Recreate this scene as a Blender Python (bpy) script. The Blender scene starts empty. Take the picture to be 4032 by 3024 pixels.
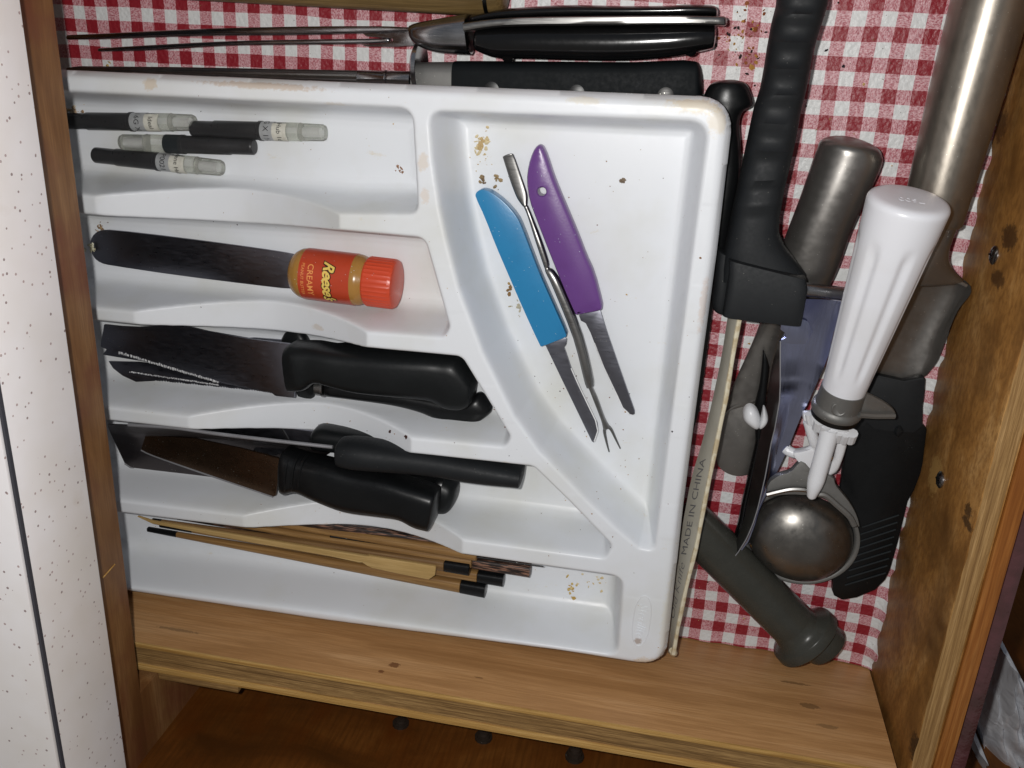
import bpy, bmesh, math, random
import numpy as np
from mathutils import Vector, Matrix
random.seed(7); rng = np.random.default_rng(7)
SC = 0.001                                   # everything below is written in millimetres
sc = bpy.context.scene
C = sc.collection
# ---------------------------------------------------------------- camera
CAM_R = np.array([[0.980881008442104, 0.04616280717818381, -0.1890540729818613],
                  [0.1102219414413726, -0.9324045612527669, 0.344198863710981],
                  [-0.1603856941952609, -0.3584560355029131, -0.9196660805471946]])   # right, down, forward
CAM_P = np.array([-58.902, -12.490, 447.188]); FPX = 3527.19
cd = bpy.data.cameras.new('camera'); cam = bpy.data.objects.new('camera', cd); C.objects.link(cam)
cd.sensor_width = 36; cd.lens = FPX / 4032 * 36; cd.clip_start = 0.01; cd.clip_end = 20
r_, d_, f_ = CAM_R
cam.matrix_world = Matrix(((r_[0], -d_[0], -f_[0], CAM_P[0]*SC), (r_[1], -d_[1], -f_[1], CAM_P[1]*SC),
                           (r_[2], -d_[2], -f_[2], CAM_P[2]*SC), (0, 0, 0, 1)))
sc.camera = cam
# ---------------------------------------------------------------- light: the phone's flash and a dim room
w = bpy.data.worlds.new('World'); sc.world = w; w.use_nodes = True
nt = w.node_tree; bg = nt.nodes['Background']
tc = nt.nodes.new('ShaderNodeTexCoord'); sp = nt.nodes.new('ShaderNodeSeparateXYZ'); nt.links.new(tc.outputs['Generated'], sp.inputs[0])
rm = nt.nodes.new('ShaderNodeValToRGB')
rm.color_ramp.elements[0].color = (0.90, 0.84, 0.78, 1); rm.color_ramp.elements[1].color = (0.74, 0.84, 1.0, 1)
mr = nt.nodes.new('ShaderNodeMapRange'); mr.inputs[1].default_value = -0.6; mr.inputs[2].default_value = 0.8
nt.links.new(sp.outputs['Y'], mr.inputs[0]); nt.links.new(mr.outputs[0], rm.inputs[0]); nt.links.new(rm.outputs[0], bg.inputs[0])
bg.inputs[1].default_value = 0.20
ld = bpy.data.lights.new('phone_flash', 'POINT'); lo = bpy.data.objects.new('phone_flash', ld); C.objects.link(lo)
FL = CAM_P - r_*21 - d_*9
lo.location = FL*SC; ld.energy = 5.0; ld.shadow_soft_size = 0.0045; ld.color = (1.0, 0.98, 0.955)
sc.view_settings.view_transform = 'Standard'; sc.view_settings.look = 'None'; sc.view_settings.gamma = 1
sc.view_settings.exposure = 0.09

# ---------------------------------------------------------------- pixel -> place
ZO = 0.0                                     # height of the tray floor above z=6 while its contents are built
def at(u, v, z=0.0):
    z = z+ZO
    d = CAM_R.T @ np.array([(u-2016)/FPX, (v-1512)/FPX, 1.0]); t = (z-CAM_P[2])/d[2]
    return CAM_P + t*d
def fr(x0, y0, s):
    return lambda *p: [(x0+a/s, y0+b/s) for a, b in p]
FA, FB, FC = fr(0,0,1.58), fr(1300,0,1.58), fr(2632,0,1.58)
FD, FE, FG = fr(0,950,1.58), fr(1300,950,1.58), fr(2632,950,1.58)
FH, FI, FJ = fr(0,1974,1.58), fr(1300,1974,1.58), fr(2632,1974,1.58)
FT = fr(1600,0,2.765); FK = fr(1100,1700,2.107); FL5 = fr(1100,1280,2.304); FK4 = fr(380,1260,2.458)
FN = fr(400,1640,2.458); FM = fr(3100,1500,3.318); FY = fr(2800,1700,2.553); FS = fr(600,2000,2.212)
FQ1 = fr(250,420,3.403); FQ2 = fr(700,420,3.403); FR = fr(1150,950,4.424); FZ = fr(2650,1150,2.765); FW = fr(3000,600,2.765)
S_ = fr(0,0,1.0)
def axis_z(pa, za, pb, zb):                 # plane whose height runs from za over pixel pa to zb over pixel pb
    dx, dy = pb[0]-pa[0], pb[1]-pa[1]; L = dx*dx+dy*dy
    return lambda u, v: za + (zb-za)*((u-pa[0])*dx+(v-pa[1])*dy)/L
def zval(z, u, v): return z(u, v) if callable(z) else z
def W(p, z): return at(p[0], p[1], zval(z, p[0], p[1]))

# ---------------------------------------------------------------- materials
def lin(c):
    if isinstance(c, str): c = tuple(int(c[i:i+2], 16)/255 for i in (0, 2, 4))
    return tuple(((x+0.055)/1.055)**2.4 if x > 0.04045 else x/12.92 for x in c) + (1,)
class M:
    def __init__(s, name, color=(0.5,)*3, rough=0.5, metal=0.0, spec=0.5, **kw):
        s.m = bpy.data.materials.new(name); s.m.use_nodes = True; s.t = s.m.node_tree; s.b = s.t.nodes['Principled BSDF']
        s.b.inputs['Roughness'].default_value = rough; s.b.inputs['Metallic'].default_value = metal
        s.b.inputs['Specular IOR Level'].default_value = spec
        s.col = None; s.setcol(lin(color))
        tcn = s.n('ShaderNodeTexCoord'); mp = s.n('ShaderNodeMapping'); mp.inputs['Scale'].default_value = (1000,)*3
        s.l(tcn.outputs['Object'], mp.inputs[0]); s.co = mp.outputs[0]
    def n(s, t, **kw):
        x = s.t.nodes.new(t)
        for k, v in kw.items(): setattr(x, k, v)
        return x
    def l(s, a, b): s.t.links.new(a, b)
    def setcol(s, c):
        if isinstance(c, tuple): s.b.inputs['Base Color'].default_value = c; s.col = c
        else: s.l(c, s.b.inputs['Base Color']); s.col = c
    def scaled(s, sx, sy, sz, rot=(0,0,0)):
        mp = s.n('ShaderNodeMapping'); mp.inputs['Scale'].default_value = (sx, sy, sz); mp.inputs['Rotation'].default_value = rot
        s.l(s.co, mp.inputs[0]); return mp.outputs[0]
    def noise(s, scale=(1,1,1), detail=4, rough=0.55, rot=(0,0,0), dist=0.0):
        if not isinstance(scale, tuple): scale = (scale,)*3
        x = s.n('ShaderNodeTexNoise'); x.inputs['Scale'].default_value = 1; x.inputs['Detail'].default_value = detail
        x.inputs['Roughness'].default_value = rough; x.inputs['Distortion'].default_value = dist
        s.l(s.scaled(*scale, rot=rot), x.inputs['Vector']); return x.outputs['Fac']
    def ramp(s, fac, stops):
        x = s.n('ShaderNodeValToRGB'); e = x.color_ramp.elements
        while len(e) < len(stops): e.new(0.5)
        for i, (p, c) in enumerate(stops):
            e[i].position = p; e[i].color = lin(c) if not isinstance(c, float) else (c, c, c, 1)
        s.l(fac, x.inputs[0]); return x.outputs[0]
    def mix(s, fac, a, b, mode='MIX'):
        x = s.n('ShaderNodeMix', data_type='RGBA', blend_type=mode)
        for v, i in ((fac, 0), (a, 6), (b, 7)):
            if isinstance(v, (tuple, float, int)): x.inputs[i].default_value = v
            else: s.l(v, x.inputs[i])
        return x.outputs[2]
    def math(s, op, a, b=None, c=None):
        x = s.n('ShaderNodeMath', operation=op)
        for i, v in enumerate((a, b, c)):
            if v is None: continue
            if isinstance(v, (float, int)): x.inputs[i].default_value = v
            else: s.l(v, x.inputs[i])
        return x.outputs[0]
    def tint(s, fac, color): s.setcol(s.mix(fac, s.col, lin(color)))
    def mottle(s, scale, lo, hi, color):
        s.tint(s.ramp(s.noise(scale), [(lo, 0.0), (hi, 1.0)]), color); return s
    def bump(s, h, dist=0.2, strength=1.0):
        x = s.n('ShaderNodeBump'); x.inputs['Distance'].default_value = dist*SC; x.inputs['Strength'].default_value = strength
        s.l(h, x.inputs['Height'])
        if s.b.inputs['Normal'].links: s.l(s.b.inputs['Normal'].links[0].from_socket, x.inputs['Normal'])
        s.l(x.outputs[0], s.b.inputs['Normal']); return s
    def roughn(s, scale, lo, hi):
        x = s.n('ShaderNodeMapRange'); x.inputs[1].default_value = 0.3; x.inputs[2].default_value = 0.7
        x.inputs[3].default_value = lo; x.inputs[4].default_value = hi
        s.l(s.noise(scale), x.inputs[0]); s.l(x.outputs[0], s.b.inputs['Roughness']); return s

def specks(m, cell, thr, color, amount=1.0):
    v = m.n('ShaderNodeTexVoronoi'); v.inputs['Scale'].default_value = 1; m.l(m.scaled(1/cell, 1/cell, 1/cell), v.inputs['Vector'])
    k = m.math('LESS_THAN', v.outputs['Distance'], thr)
    g = m.math('GREATER_THAN', m.noise(0.13), 1-amount*0.62)
    m.tint(m.math('MULTIPLY', k, g), color)
def steel(name, color, rough, scr=(0.05, 1.5, 1.5), smudge='3a3632', rng_=(0.0, 0.12), metal=1.0):
    m = M(name, color, rough, metal); m.tint(m.ramp(m.noise(0.06, 5, 0.6), [(0.42, 0.0), (0.8, 0.4)]), smudge)
    m.roughn(scr, max(rough+rng_[0], 0.05), rough+rng_[1]); m.bump(m.noise(scr, 3), 0.004); specks(m, 2.3, 0.09, 'b0b0a8', 0.8); return m.m
def black(name, color, rough, bump_=0.03, dust=0.5, spec=None):
    spec = spec if spec is not None else (0.5 if rough < 0.2 else 0.26)
    m = M(name, color, rough, spec=spec); c = lin(color); m.setcol(m.mix(m.ramp(m.noise(0.05, 6, 0.7), [(0.4, 0.0), (0.8, 0.6)]), c, tuple(min(1, x*1.5+.002) for x in c[:3])+(1,)))
    m.roughn(0.6, rough*0.9, rough*1.15)
    m.bump(m.noise(2.6, 2), bump_*0.35); specks(m, 2.0, 0.07, '77756e', dust); return m.m
def blob(m, org, p, r, col, hard=0.25, amt=1.0):
    # a stain of its own shape at world point p (mm), on an object whose origin is org
    mp = m.n('ShaderNodeMapping'); mp.vector_type = 'POINT'; mp.inputs['Location'].default_value = tuple(-(np.array(p, float)-np.array(org, float))); m.l(m.co, mp.inputs[0])
    dv = m.n('ShaderNodeVectorMath', operation='DIVIDE'); dv.inputs[1].default_value = tuple(r); m.l(mp.outputs[0], dv.inputs[0])
    ln_ = m.n('ShaderNodeVectorMath', operation='LENGTH'); m.l(dv.outputs[0], ln_.inputs[0])
    k = m.math('ADD', ln_.outputs['Value'], m.math('MULTIPLY', m.math('SUBTRACT', m.noise(0.45, 4, .7), .5), 1.6))
    m.tint(m.math('MULTIPLY', m.ramp(k, [(1-hard, 1.0), (1+hard, 0.0)]), amt), col)
WOODS = {}
def wood(name, cols, grain=(0.012, 0.35, 0.35), rough=0.5, fine=(0.05, 1.8, 1.8), spec=0.35, bumpd=0.06, blotch=None):
    m = M(name, cols[1], rough, spec=spec)
    a = m.noise(grain, 5, 0.6, dist=0.8)
    m.setcol(m.ramp(a, [(0.3, cols[0]), (0.5, cols[1]), (0.72, cols[2])]))
    b = m.noise(fine, 3); m.setcol(m.mix(m.ramp(b, [(0.35, 0.55), (0.6, 0.0)]), m.col, lin(cols[0])))
    if blotch: m.mottle((0.03, 0.02, 0.02), 0.5, 0.72, blotch)
    m.bump(b, bumpd); WOODS[m.m.name] = m; return m.m

MT = {}
m = M('tray_plastic', 'e3e6ea', 0.36, spec=0.45)
m.mottle(0.018, 0.48, 0.75, 'd9dad6'); m.tint(m.ramp(m.noise((0.05, 0.09, 0.05), 6, 0.7), [(0.66, 0.0), (0.74, 0.45)]), 'd2c19a')
specks(m, 5.3, 0.04, 'a3927f', 0.75); m.roughn(0.2, 0.3, 0.42); m.bump(m.noise(0.5, 2), 0.008)
TRAYM = m; MT['tray'] = m.m
# gingham: cell q, red where both even, white where both odd, hatched otherwise
m = M('gingham_liner', 'dddddd', 0.42, spec=0.5); q = 6.35
wx = m.n('ShaderNodeTexNoise'); wx.inputs['Scale'].default_value = 1; wx.inputs['Detail'].default_value = 1; m.l(m.scaled(.02,.02,.02), wx.inputs['Vector'])
sub = m.n('ShaderNodeVectorMath', operation='SUBTRACT'); sub.inputs[1].default_value = (.5,.5,.5); m.l(wx.outputs['Color'], sub.inputs[0])
scl = m.n('ShaderNodeVectorMath', operation='SCALE'); scl.inputs['Scale'].default_value = 3.0; m.l(sub.outputs[0], scl.inputs[0])
add = m.n('ShaderNodeVectorMath', operation='ADD'); m.l(m.co, add.inputs[0]); m.l(scl.outputs[0], add.inputs[1])
sx = m.n('ShaderNodeSeparateXYZ'); m.l(add.outputs[0], sx.inputs[0])
def odd(o): return m.math('GREATER_THAN', m.math('FLOORED_MODULO', m.math('DIVIDE', o, q), 2.0), 1.0)
ox = odd(sx.outputs['X']); oy = odd(m.math('MULTIPLY', sx.outputs['Y'], -1.0))
hv = m.ramp(m.noise((3.0, 1.1, 1), 1, 0.5), [(0.40, 0.0), (0.56, 1.0)]); hh = m.ramp(m.noise((1.1, 3.0, 1), 1, 0.5), [(0.40, 0.0), (0.56, 1.0)])
hat = m.mix(ox, hh, hv)                       # x odd: upright threads, y odd: lying threads
red, wht, pk = lin('8a1f2a'), lin('d8d9d8'), lin('b46570')
half = m.mix(hat, lin('ab5f68'), lin('cfa5a9'))
one = m.math('ADD', ox, oy)
c1 = m.mix(m.math('GREATER_THAN', one, 0.5), red, half); c2 = m.mix(m.math('GREATER_THAN', one, 1.5), c1, wht)
m.setcol(c2)
vo = m.n('ShaderNodeTexVoronoi', feature='SMOOTH_F1'); vo.inputs['Scale'].default_value = 1; m.l(m.scaled(.5,.5,.5), vo.inputs['Vector'])
m.bump(vo.outputs['Distance'], 0.45, 0.8); m.bump(m.noise(0.9, 3), 0.35, 0.7); specks(m, 3.3, 0.06, '4a2a20', 0.9)
MT['liner'] = m.m
m = M('counter_laminate', 'ece8e8', 0.3, spec=0.5); m.mottle(0.012, 0.45, 0.8, 'dcd4cb'); specks(m, 4.5, 0.12, 'b39f9c', 1.5); specks(m, 6.3, 0.09, '938280', 1.2)
m.tint(m.ramp(m.noise((0.03,0.03,0.03), 5), [(0.66, 0.0), (0.78, 0.35)]), 'c3b39a'); MT['counter'] = m.m
MT['seam'] = black('seam_black', '3a3a40', 0.5, 0.02, 0.1)
MT['ply_face'] = FACEM = wood('maple_ply_face', ('9f7448', 'bd8f5e', 'cda273'), (0.006, 0.1, 0.09), 0.42, (0.05, 1.3, 1.3))
MT['ply_face_r'] = ENDM = wood('stained_ply_face', ('70491f', 'a3743b', 'c0955c'), (0.05, 0.018, 0.035), 0.5, (1.3, 0.25, 0.5), blotch='63421d')
MT['ply_light'] = wood('ply_edge_light', ('9c7238', 'c39a58', 'dcb878'), (0.01, 0.5, 0.5), 0.6, (0.06, 2.2, 2.2), bumpd=0.3)
MT['ply_dark'] = wood('ply_edge_end_grain', ('5f4424', '957345', 'b8945f'), (0.012, 0.7, 0.5), 0.7, (0.12, 2.4, 1.0), bumpd=0.15)
MT['ply_light_r'] = wood('ply_edge_light_upright', ('77562f', 'a07c4c', 'bf9a68'), (0.5, 0.01, 0.5), 0.6, (2.2, 0.06, 2.2), bumpd=0.4)
MT['ply_orange_r'] = wood('varnished_front_board', ('713f16', '955c28', 'ad753c'), (0.25, 0.008, 0.25), 0.35, (1.5, 0.05, 1.5))
m = M('paint_edge_sheen', '553235', 0.22, spec=0.8); m.mottle(0.06, 0.4, 0.7, '3f2624'); m.bump(m.noise(0.3, 3), 0.5); MT['front_edge'] = m.m  # dark edge paint, with the purple of a reflection mixed into its colour
MT['bare'] = wood('drawer_floor_wood', ('876139', 'a67f52', 'bd9767'), (0.006, 0.1, 0.1), 0.5)
MT['rail'] = wood('face_frame_wood', ('6a4526', '86603a', '9c7750'), (0.1, 0.008, 0.05), 0.45, (1.2, 0.06, 1.2), blotch='6d3a2a')
MT['cab'] = wood('cabinet_wood', ('4a2a0e', '653a15', '784a1e'), (0.01, 0.05, 0.02), 0.4, (0.5, 0.5, 0.04), blotch='5a2d0a')
MT['block'] = wood('weathered_wood', ('4d3d22', '79623c', '92794e'), (0.008, 0.2, 0.2), 0.5)
MT['old_bolt'] = steel('tarnished_bolt', '3a2f26', 0.5, metal=.5)
MT['dark_metal'] = steel('dark_steel', '3f3f3f', 0.35)
MT['steel'] = steel('polished_steel', 'a6a6a8', 0.16)
MT['steel_b'] = steel('brushed_steel', '8d8c8a', 0.27, (0.02, 2.5, 2.5))
MT['blade'] = steel('knife_steel', '84858e', 0.27, (0.15, 1.0, 1.0), '73737b')
MT['blade_reflect'] = steel('brown_reflection_steel', '574333', 0.22, (0.2, 0.3, 0.3), '2c231c', metal=.85)  # the brown is a reflection put into the base colour
MT['blade_dim'] = steel('dim_knife_steel', '645e5e', 0.3, (0.15, 0.8, 0.8), '4a4545')
MT['grey_edge'] = steel('grey_edge', '9a9a9e', 0.5, metal=.4)
MT['spoon'] = steel('worn_stainless', '86837f', 0.29, (0.25, 0.3, 0.3), '5a5650', metal=.82)
MT['spoon2'] = steel('warm_stainless', '938c82', 0.28, (0.5, 0.2, 0.5), '655f56', metal=.85)
MT['bowl'] = steel('cast_bowl_metal', '7d7a75', 0.30, (0.25, 0.2, 0.25), '4c4843', (-.04, .14), metal=.92)
MT['cast'] = steel('dull_cast_metal', '7b7a77', 0.45, (0.6, 0.6, 0.6), '5a5956', metal=.6)
MT['blue_reflect'] = steel('blue_reflection_steel', 'a9aec9', 0.15, (1.4, 0.03, 1.4), '7c8098')  # blue reflection painted in as the colour of the steel
MT['edge'] = steel('ground_edge', 'f4f4f4', 0.5); MT['edge'].node_tree.nodes['Principled BSDF'].inputs['Metallic'].default_value = 0.2  # near-white colour stands in for flash glints on the steel
MT['brass'] = steel('brass', 'a37b45', 0.35)
MT['blk_gloss'] = black('gloss_black_plastic', '0b0b0c', 0.14, 0.01, 0.3)
MT['blk'] = black('black_plastic', '131516', 0.38, 0.03, 0.5)
MT['blk_matte'] = black('matte_black_rubber', '1a1c1e', 0.55, 0.08, 0.7)
MT['blk_flat'] = black('flat_black_plastic', '101315', 0.55, 0.02, 0.5, spec=.10)
MT['blk_satin'] = black('satin_black_plastic', '101112', 0.3, 0.02, 0.5)
MT['charcoal'] = black('charcoal_plastic', '262a2c', 0.4, 0.03, 0.6)
MT['olive'] = black('smoky_olive_plastic', '3a3a35', 0.26, 0.03, 0.5)
m = M('white_nylon', 'dcdde0', 0.35); m.mottle(0.05, 0.5, 0.8, 'cfcfd0'); MT['nylon'] = m.m
m = M('white_handle', 'e4e5ea', 0.3); m.mottle(0.03, 0.5, 0.8, 'dcdcde'); MT['whandle'] = m.m
def plastic(name, col, rough, alt): 
    m = M(name, col, rough); m.mottle(0.08, 0.45, 0.8, alt); specks(m, 2.2, 0.07, 'c8d4da', 0.8); m.bump(m.noise(0.9, 3), 0.03); return m.m
MT['blue'] = plastic('blue_plastic', '2a7fb0', 0.28, '2878a8'); MT['purple'] = plastic('purple_plastic', '684083', 0.3, '613a7b')
MT['orange'] = plastic('orange_plastic', 'cf4a2c', 0.33, 'c54527'); MT['lab_red'] = plastic('label_orange', 'b94327', 0.28, 'b03e24')
MT['gold'] = plastic('peanut_tan_plastic', 'a87b3d', 0.25, '9c7236')
MT['ink_yellow'] = M('print_yellow', 'e6c765', 0.4).m; MT['ink_brown'] = M('print_dark_brown', '2c140c', 0.4).m; MT['ink_tan'] = M('print_light_orange', 'e89a56', 0.4).m
MT['ink'] = M('black_ink', '17171a', 0.5).m; MT['pen'] = M('faded_ink', '69686a', 0.6).m
m = M('frosted_cap', 'ecede6', 0.22); m.b.inputs['Transmission Weight'].default_value = 0.8; m.b.inputs['IOR'].default_value = 1.15; MT['cap'] = m.m
m = M('paper_label', 'cfcdc2', 0.7); m.mottle(0.4, 0.4, 0.8, 'b9b6a8'); MT['paper'] = m.m
m = M('clear_label', 'a3a5a6', 0.3); m.mottle(0.4, 0.4, 0.8, '8f9192'); MT['clearlab'] = m.m
MT['tube'] = black('smoked_tube', '2f2f30', 0.3, 0.01, 0.1)
MT['bamboo'] = wood('bamboo', ('765530', '937043', 'a98657'), (0.01, 0.4, 0.4), 0.4, (0.04, 1.6, 1.6))
MT['bamboo_dk'] = wood('brown_bamboo', ('664a2e', '7f613d', '95764f'), (0.01, 0.4, 0.4), 0.42, (0.04, 1.6, 1.6))
MT['bamboo_lt'] = wood('pale_bamboo', ('a58854', 'bd9d66', 'cdb07a'), (0.02, 0.4, 0.4), 0.45, (0.05, 1.9, 1.9))
m = M('striped_dark_wood', '2a1f1b', 0.45); a = m.noise((0.09, 1.5, 1.5), 3); m.setcol(m.ramp(a, [(0.42, '1d1613'), (0.53, '33241e'), (0.6, '8a6552')])); MT['wenge'] = m.m
m = M('card', 'b9b5a8', 0.6); m.mottle(0.05, 0.4, 0.8, 'a7a395'); MT['card'] = m.m
m = M('card_edge', 'd8cfb6', 0.7); m.mottle(0.2, 0.45, 0.6, 'bfae8c'); MT['card_edge'] = m.m
m = M('white_bag', 'd4d6da', 0.35); m.b.inputs['Transmission Weight'].default_value = 0.15; m.bump(m.noise((0.03,0.05,0.03), 3, dist=0.6), 2); MT['bag'] = m.m
m = M('crumbs', 'a57b45', 0.8); ob = m.n('ShaderNodeAttribute', attribute_name='Col'); m.setcol(ob.outputs['Color']); MT['crumb'] = m.m
MT['floor'] = wood('floor_wood', ('3a1d0a', '5a3014', '6b3d1c'), (0.004, 0.03, 0.03), 0.4)

# ---------------------------------------------------------------- object helpers
def _tag(o, label=None, cat=None, group=None, kind=None):
    if label: o['label'] = label
    if cat: o['category'] = cat
    if group: o['group'] = group
    if kind: o['kind'] = kind
def thing(name, label, cat, loc, group=None):
    o = bpy.data.objects.new(name, None); C.objects.link(o); o.empty_display_size = 0.01
    o.location = Vector(loc)*SC; _tag(o, label, cat, group); return o
def link(name, verts, faces, mat, parent=None, smooth=30, loc=None, bevel=0, post=None, recalc=True):
    verts = np.asarray(verts, float)
    if parent is not None:
        org = np.zeros(3); p = parent
        while p is not None: org += np.array(p.location)/SC; p = p.parent
    else: org = np.array(loc, float) if loc is not None else np.array([verts[:,0].mean(), verts[:,1].mean(), verts[:,2].min()])
    me = bpy.data.meshes.new(name)
    me.from_pydata([tuple(v) for v in (verts-org)*SC], [], [tuple(int(i) for i in f) for f in faces])
    if bevel or recalc:
        bm = bmesh.new(); bm.from_mesh(me)
        bmesh.ops.remove_doubles(bm, verts=bm.verts, dist=1e-7)
        if recalc: bmesh.ops.recalc_face_normals(bm, faces=bm.faces)
        if bevel:
            es = [e for e in bm.edges if e.is_manifold and e.calc_face_angle(0) > 0.6]
            bmesh.ops.bevel(bm, geom=es, offset=bevel*SC, segments=2, profile=0.6, affect='EDGES', clamp_overlap=True)
        bm.to_mesh(me); bm.free()
    me.materials.append(mat)
    if smooth:
        me.polygons.foreach_set('use_smooth', [True]*len(me.polygons)); me.set_sharp_from_angle(angle=math.radians(smooth))
    o = bpy.data.objects.new(name, me); C.objects.link(o)
    if parent is not None: o.parent = parent
    else: o.location = Vector(org)*SC
    return o
def merge(parts):
    V, F, n = [], [], 0
    for v, f in parts:
        V.extend(list(v)); F.extend([tuple(i+n for i in g) for g in f]); n += len(v)
    return V, F
def box(x0, x1, y0, y1, z0, z1, lean=0):
    v = [(x0,y0,z0),(x1,y0,z0),(x1,y1,z0),(x0,y1,z0),(x0+lean,y0,z1),(x1+lean,y0,z1),(x1+lean,y1,z1),(x0+lean,y1,z1)]
    return v, [(0,3,2,1),(4,5,6,7),(0,1,5,4),(1,2,6,5),(2,3,7,6),(3,0,4,7)]
def smooth_poly(p, it=1, closed=True):
    for _ in range(it):
        q_ = []; n = len(p)
        for i in range(n if closed else n-1):
            a, b = np.array(p[i]), np.array(p[(i+1) % n]); q_ += [tuple(a*.75+b*.25), tuple(a*.25+b*.75)]
        if not closed: q_ = [p[0]]+q_+[p[-1]]
        p = q_
    return p
def plate_vf(px, z, th, sm=0):
    if sm: px = smooth_poly(px, sm)
    top = [W(p, z) for p in px]; n = len(top); v = top+[t-np.array([0,0,th]) for t in top]
    area = sum(top[i][0]*top[(i+1)%n][1]-top[(i+1)%n][0]*top[i][1] for i in range(n))
    f = [tuple(range(n)), tuple(range(2*n-1, n-1, -1))]+[(i, n+i, n+(i+1)%n, (i+1)%n) for i in range(n)]
    if area < 0: f = [tuple(reversed(g)) for g in f]
    return v, f
def plate(name, px, z, th, mat, parent=None, sm=0, bevel=0.4, **kw):
    v, f = plate_vf(px, z, th, sm); return link(name, v, f, mat, parent, bevel=min(bevel, th*0.45), **kw)
def cat(P, n):                                # catmull-rom through rows of P
    P = np.array(P, float); out = []
    Q = np.vstack([2*P[0]-P[1], P, 2*P[-1]-P[-2]])
    for i in range(1, len(Q)-2):
        for k in range(n):
            t = k/n; a, b, c, d = Q[i-1], Q[i], Q[i+1], Q[i+2]
            out.append(0.5*(2*b+(c-a)*t+(2*a-5*b+4*c-d)*t*t+(3*b-a-3*c+d)*t**3))
    out.append(Q[-2]); return np.array(out)
def resample(P, m_):
    P = np.array(P); s = np.r_[0, np.cumsum(np.linalg.norm(np.diff(P, axis=0), axis=1))]; s /= s[-1]; return np.column_stack([np.interp(np.linspace(0, 1, m_), s, P[:,i]) for i in range(3)])
def loft_vf(st, e=2.4, sub=4, seg=24, re=(0, 0), flat=None):
    """st: (left px, right px, z of the middle, height); re: rounding length in mm at each end"""
    rows = []
    for L, R, z, h in st: rows.append(np.r_[at(*L, z), at(*R, z), h])
    rows = cat(rows, sub) if sub > 1 else np.array(rows)
    if re[0] or re[1]:
        mid = (rows[:,:3]+rows[:,3:6])/2; s = np.r_[0, np.cumsum(np.linalg.norm(np.diff(mid, axis=0), axis=1))]; T = s[-1]
        extra = []
        if re[0]: extra += [re[0]*(1-math.cos(a)) for a in np.linspace(0, math.pi/2, 7)]
        if re[1]: extra += [T-re[1]*(1-math.cos(a)) for a in np.linspace(0, math.pi/2, 7)]
        ss = np.array(sorted(set([x for x in s if re[0] <= x <= T-re[1]]+extra)))
        rows = np.column_stack([np.interp(ss, s, rows[:,k]) for k in range(7)])
        for i, x in enumerate(ss):
            k = 1.0
            if re[0] and x < re[0]: k = math.sqrt(max(0, 1-(1-x/re[0])**2))
            if re[1] and x > T-re[1]: k = math.sqrt(max(0, 1-(1-(T-x)/re[1])**2))
            k = max(k, 0.02); c = (rows[i,:3]+rows[i,3:6])/2; a = (rows[i,3:6]-rows[i,:3])/2*k
            rows[i,:3] = c-a; rows[i,3:6] = c+a; rows[i,6] *= k
    V, F = [], []
    for r in rows:
        c = (r[:3]+r[3:6])/2; a = (r[3:6]-r[:3])/2
        for k in range(seg):
            t = 2*math.pi*k/seg; ct, s_ = math.cos(t), math.sin(t)
            x = math.copysign(abs(ct)**(2/e), ct); y = math.copysign(abs(s_)**(2/e), s_)
            V.append(c+a*x+np.array([0,0,r[6]/2*y]))
    n = len(rows)
    for i in range(n-1):
        for k in range(seg): F.append((i*seg+k, i*seg+(k+1)%seg, (i+1)*seg+(k+1)%seg, (i+1)*seg+k))
    F.append(tuple(range(seg-1, -1, -1))); F.append(tuple(range((n-1)*seg, n*seg)))
    return V, F
def loft(name, st, mat, parent=None, smooth=45, **kw):
    v, f = loft_vf(st, **kw); return link(name, v, f, mat, parent, smooth=smooth)
def frame_of(A, B):
    A, B = np.array(A, float), np.array(B, float); d = (B-A)/np.linalg.norm(B-A)
    s = np.cross(d, [0,0,1.0]); s = s/np.linalg.norm(s) if np.linalg.norm(s) > 1e-6 else np.array([1.0,0,0]); u = np.cross(s, d)
    return A, d, s, u
def lathe_vf(A, B, prof, seg=32, mod=None, arc=(0, 2*math.pi)):
    A, d, s, u = frame_of(A, B); V, F = [], []; full = abs(arc[1]-arc[0]-2*math.pi) < 1e-6; m_ = seg if full else seg+1
    for (x, r) in prof:
        for k in range(m_):
            t = arc[0]+(arc[1]-arc[0])*k/seg; rr = r*(mod(x, t) if mod else 1)
            V.append(A+d*x+s*rr*math.cos(t)+u*rr*math.sin(t))
    for i in range(len(prof)-1):
        for k in range(seg):
            k2 = (k+1) % m_; F.append((i*m_+k, i*m_+k2, (i+1)*m_+k2, (i+1)*m_+k))
    if full: F.append(tuple(range(m_-1, -1, -1))); n = len(prof); F.append(tuple(range((n-1)*m_, n*m_)))
    return V, F
def lathe(name, A, B, prof, mat, parent=None, smooth=40, **kw):
    v, f = lathe_vf(A, B, prof, **kw); return link(name, v, f, mat, parent, smooth=smooth)
def dist(A, B): return float(np.linalg.norm(np.array(A)-np.array(B)))
def sweep_vf(pts, rad, seg=10):
    pts = np.array(pts, float); V, F = [], []
    for i, p in enumerate(pts):
        d = pts[min(i+1, len(pts)-1)]-pts[max(i-1, 0)]; d /= np.linalg.norm(d)
        s = np.cross(d, [0.01,0.02,1.0]); s /= np.linalg.norm(s); u = np.cross(s, d); r = rad[i] if hasattr(rad, '__len__') else rad
        for k in range(seg): t = 2*math.pi*k/seg; V.append(p+s*r*math.cos(t)+u*r*math.sin(t))
    for i in range(len(pts)-1):
        for k in range(seg): F.append((i*seg+k, i*seg+(k+1)%seg, (i+1)*seg+(k+1)%seg, (i+1)*seg+k))
    F.append(tuple(range(seg-1, -1, -1))); F.append(tuple(range((len(pts)-1)*seg, len(pts)*seg)))
    return V, F
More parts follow.
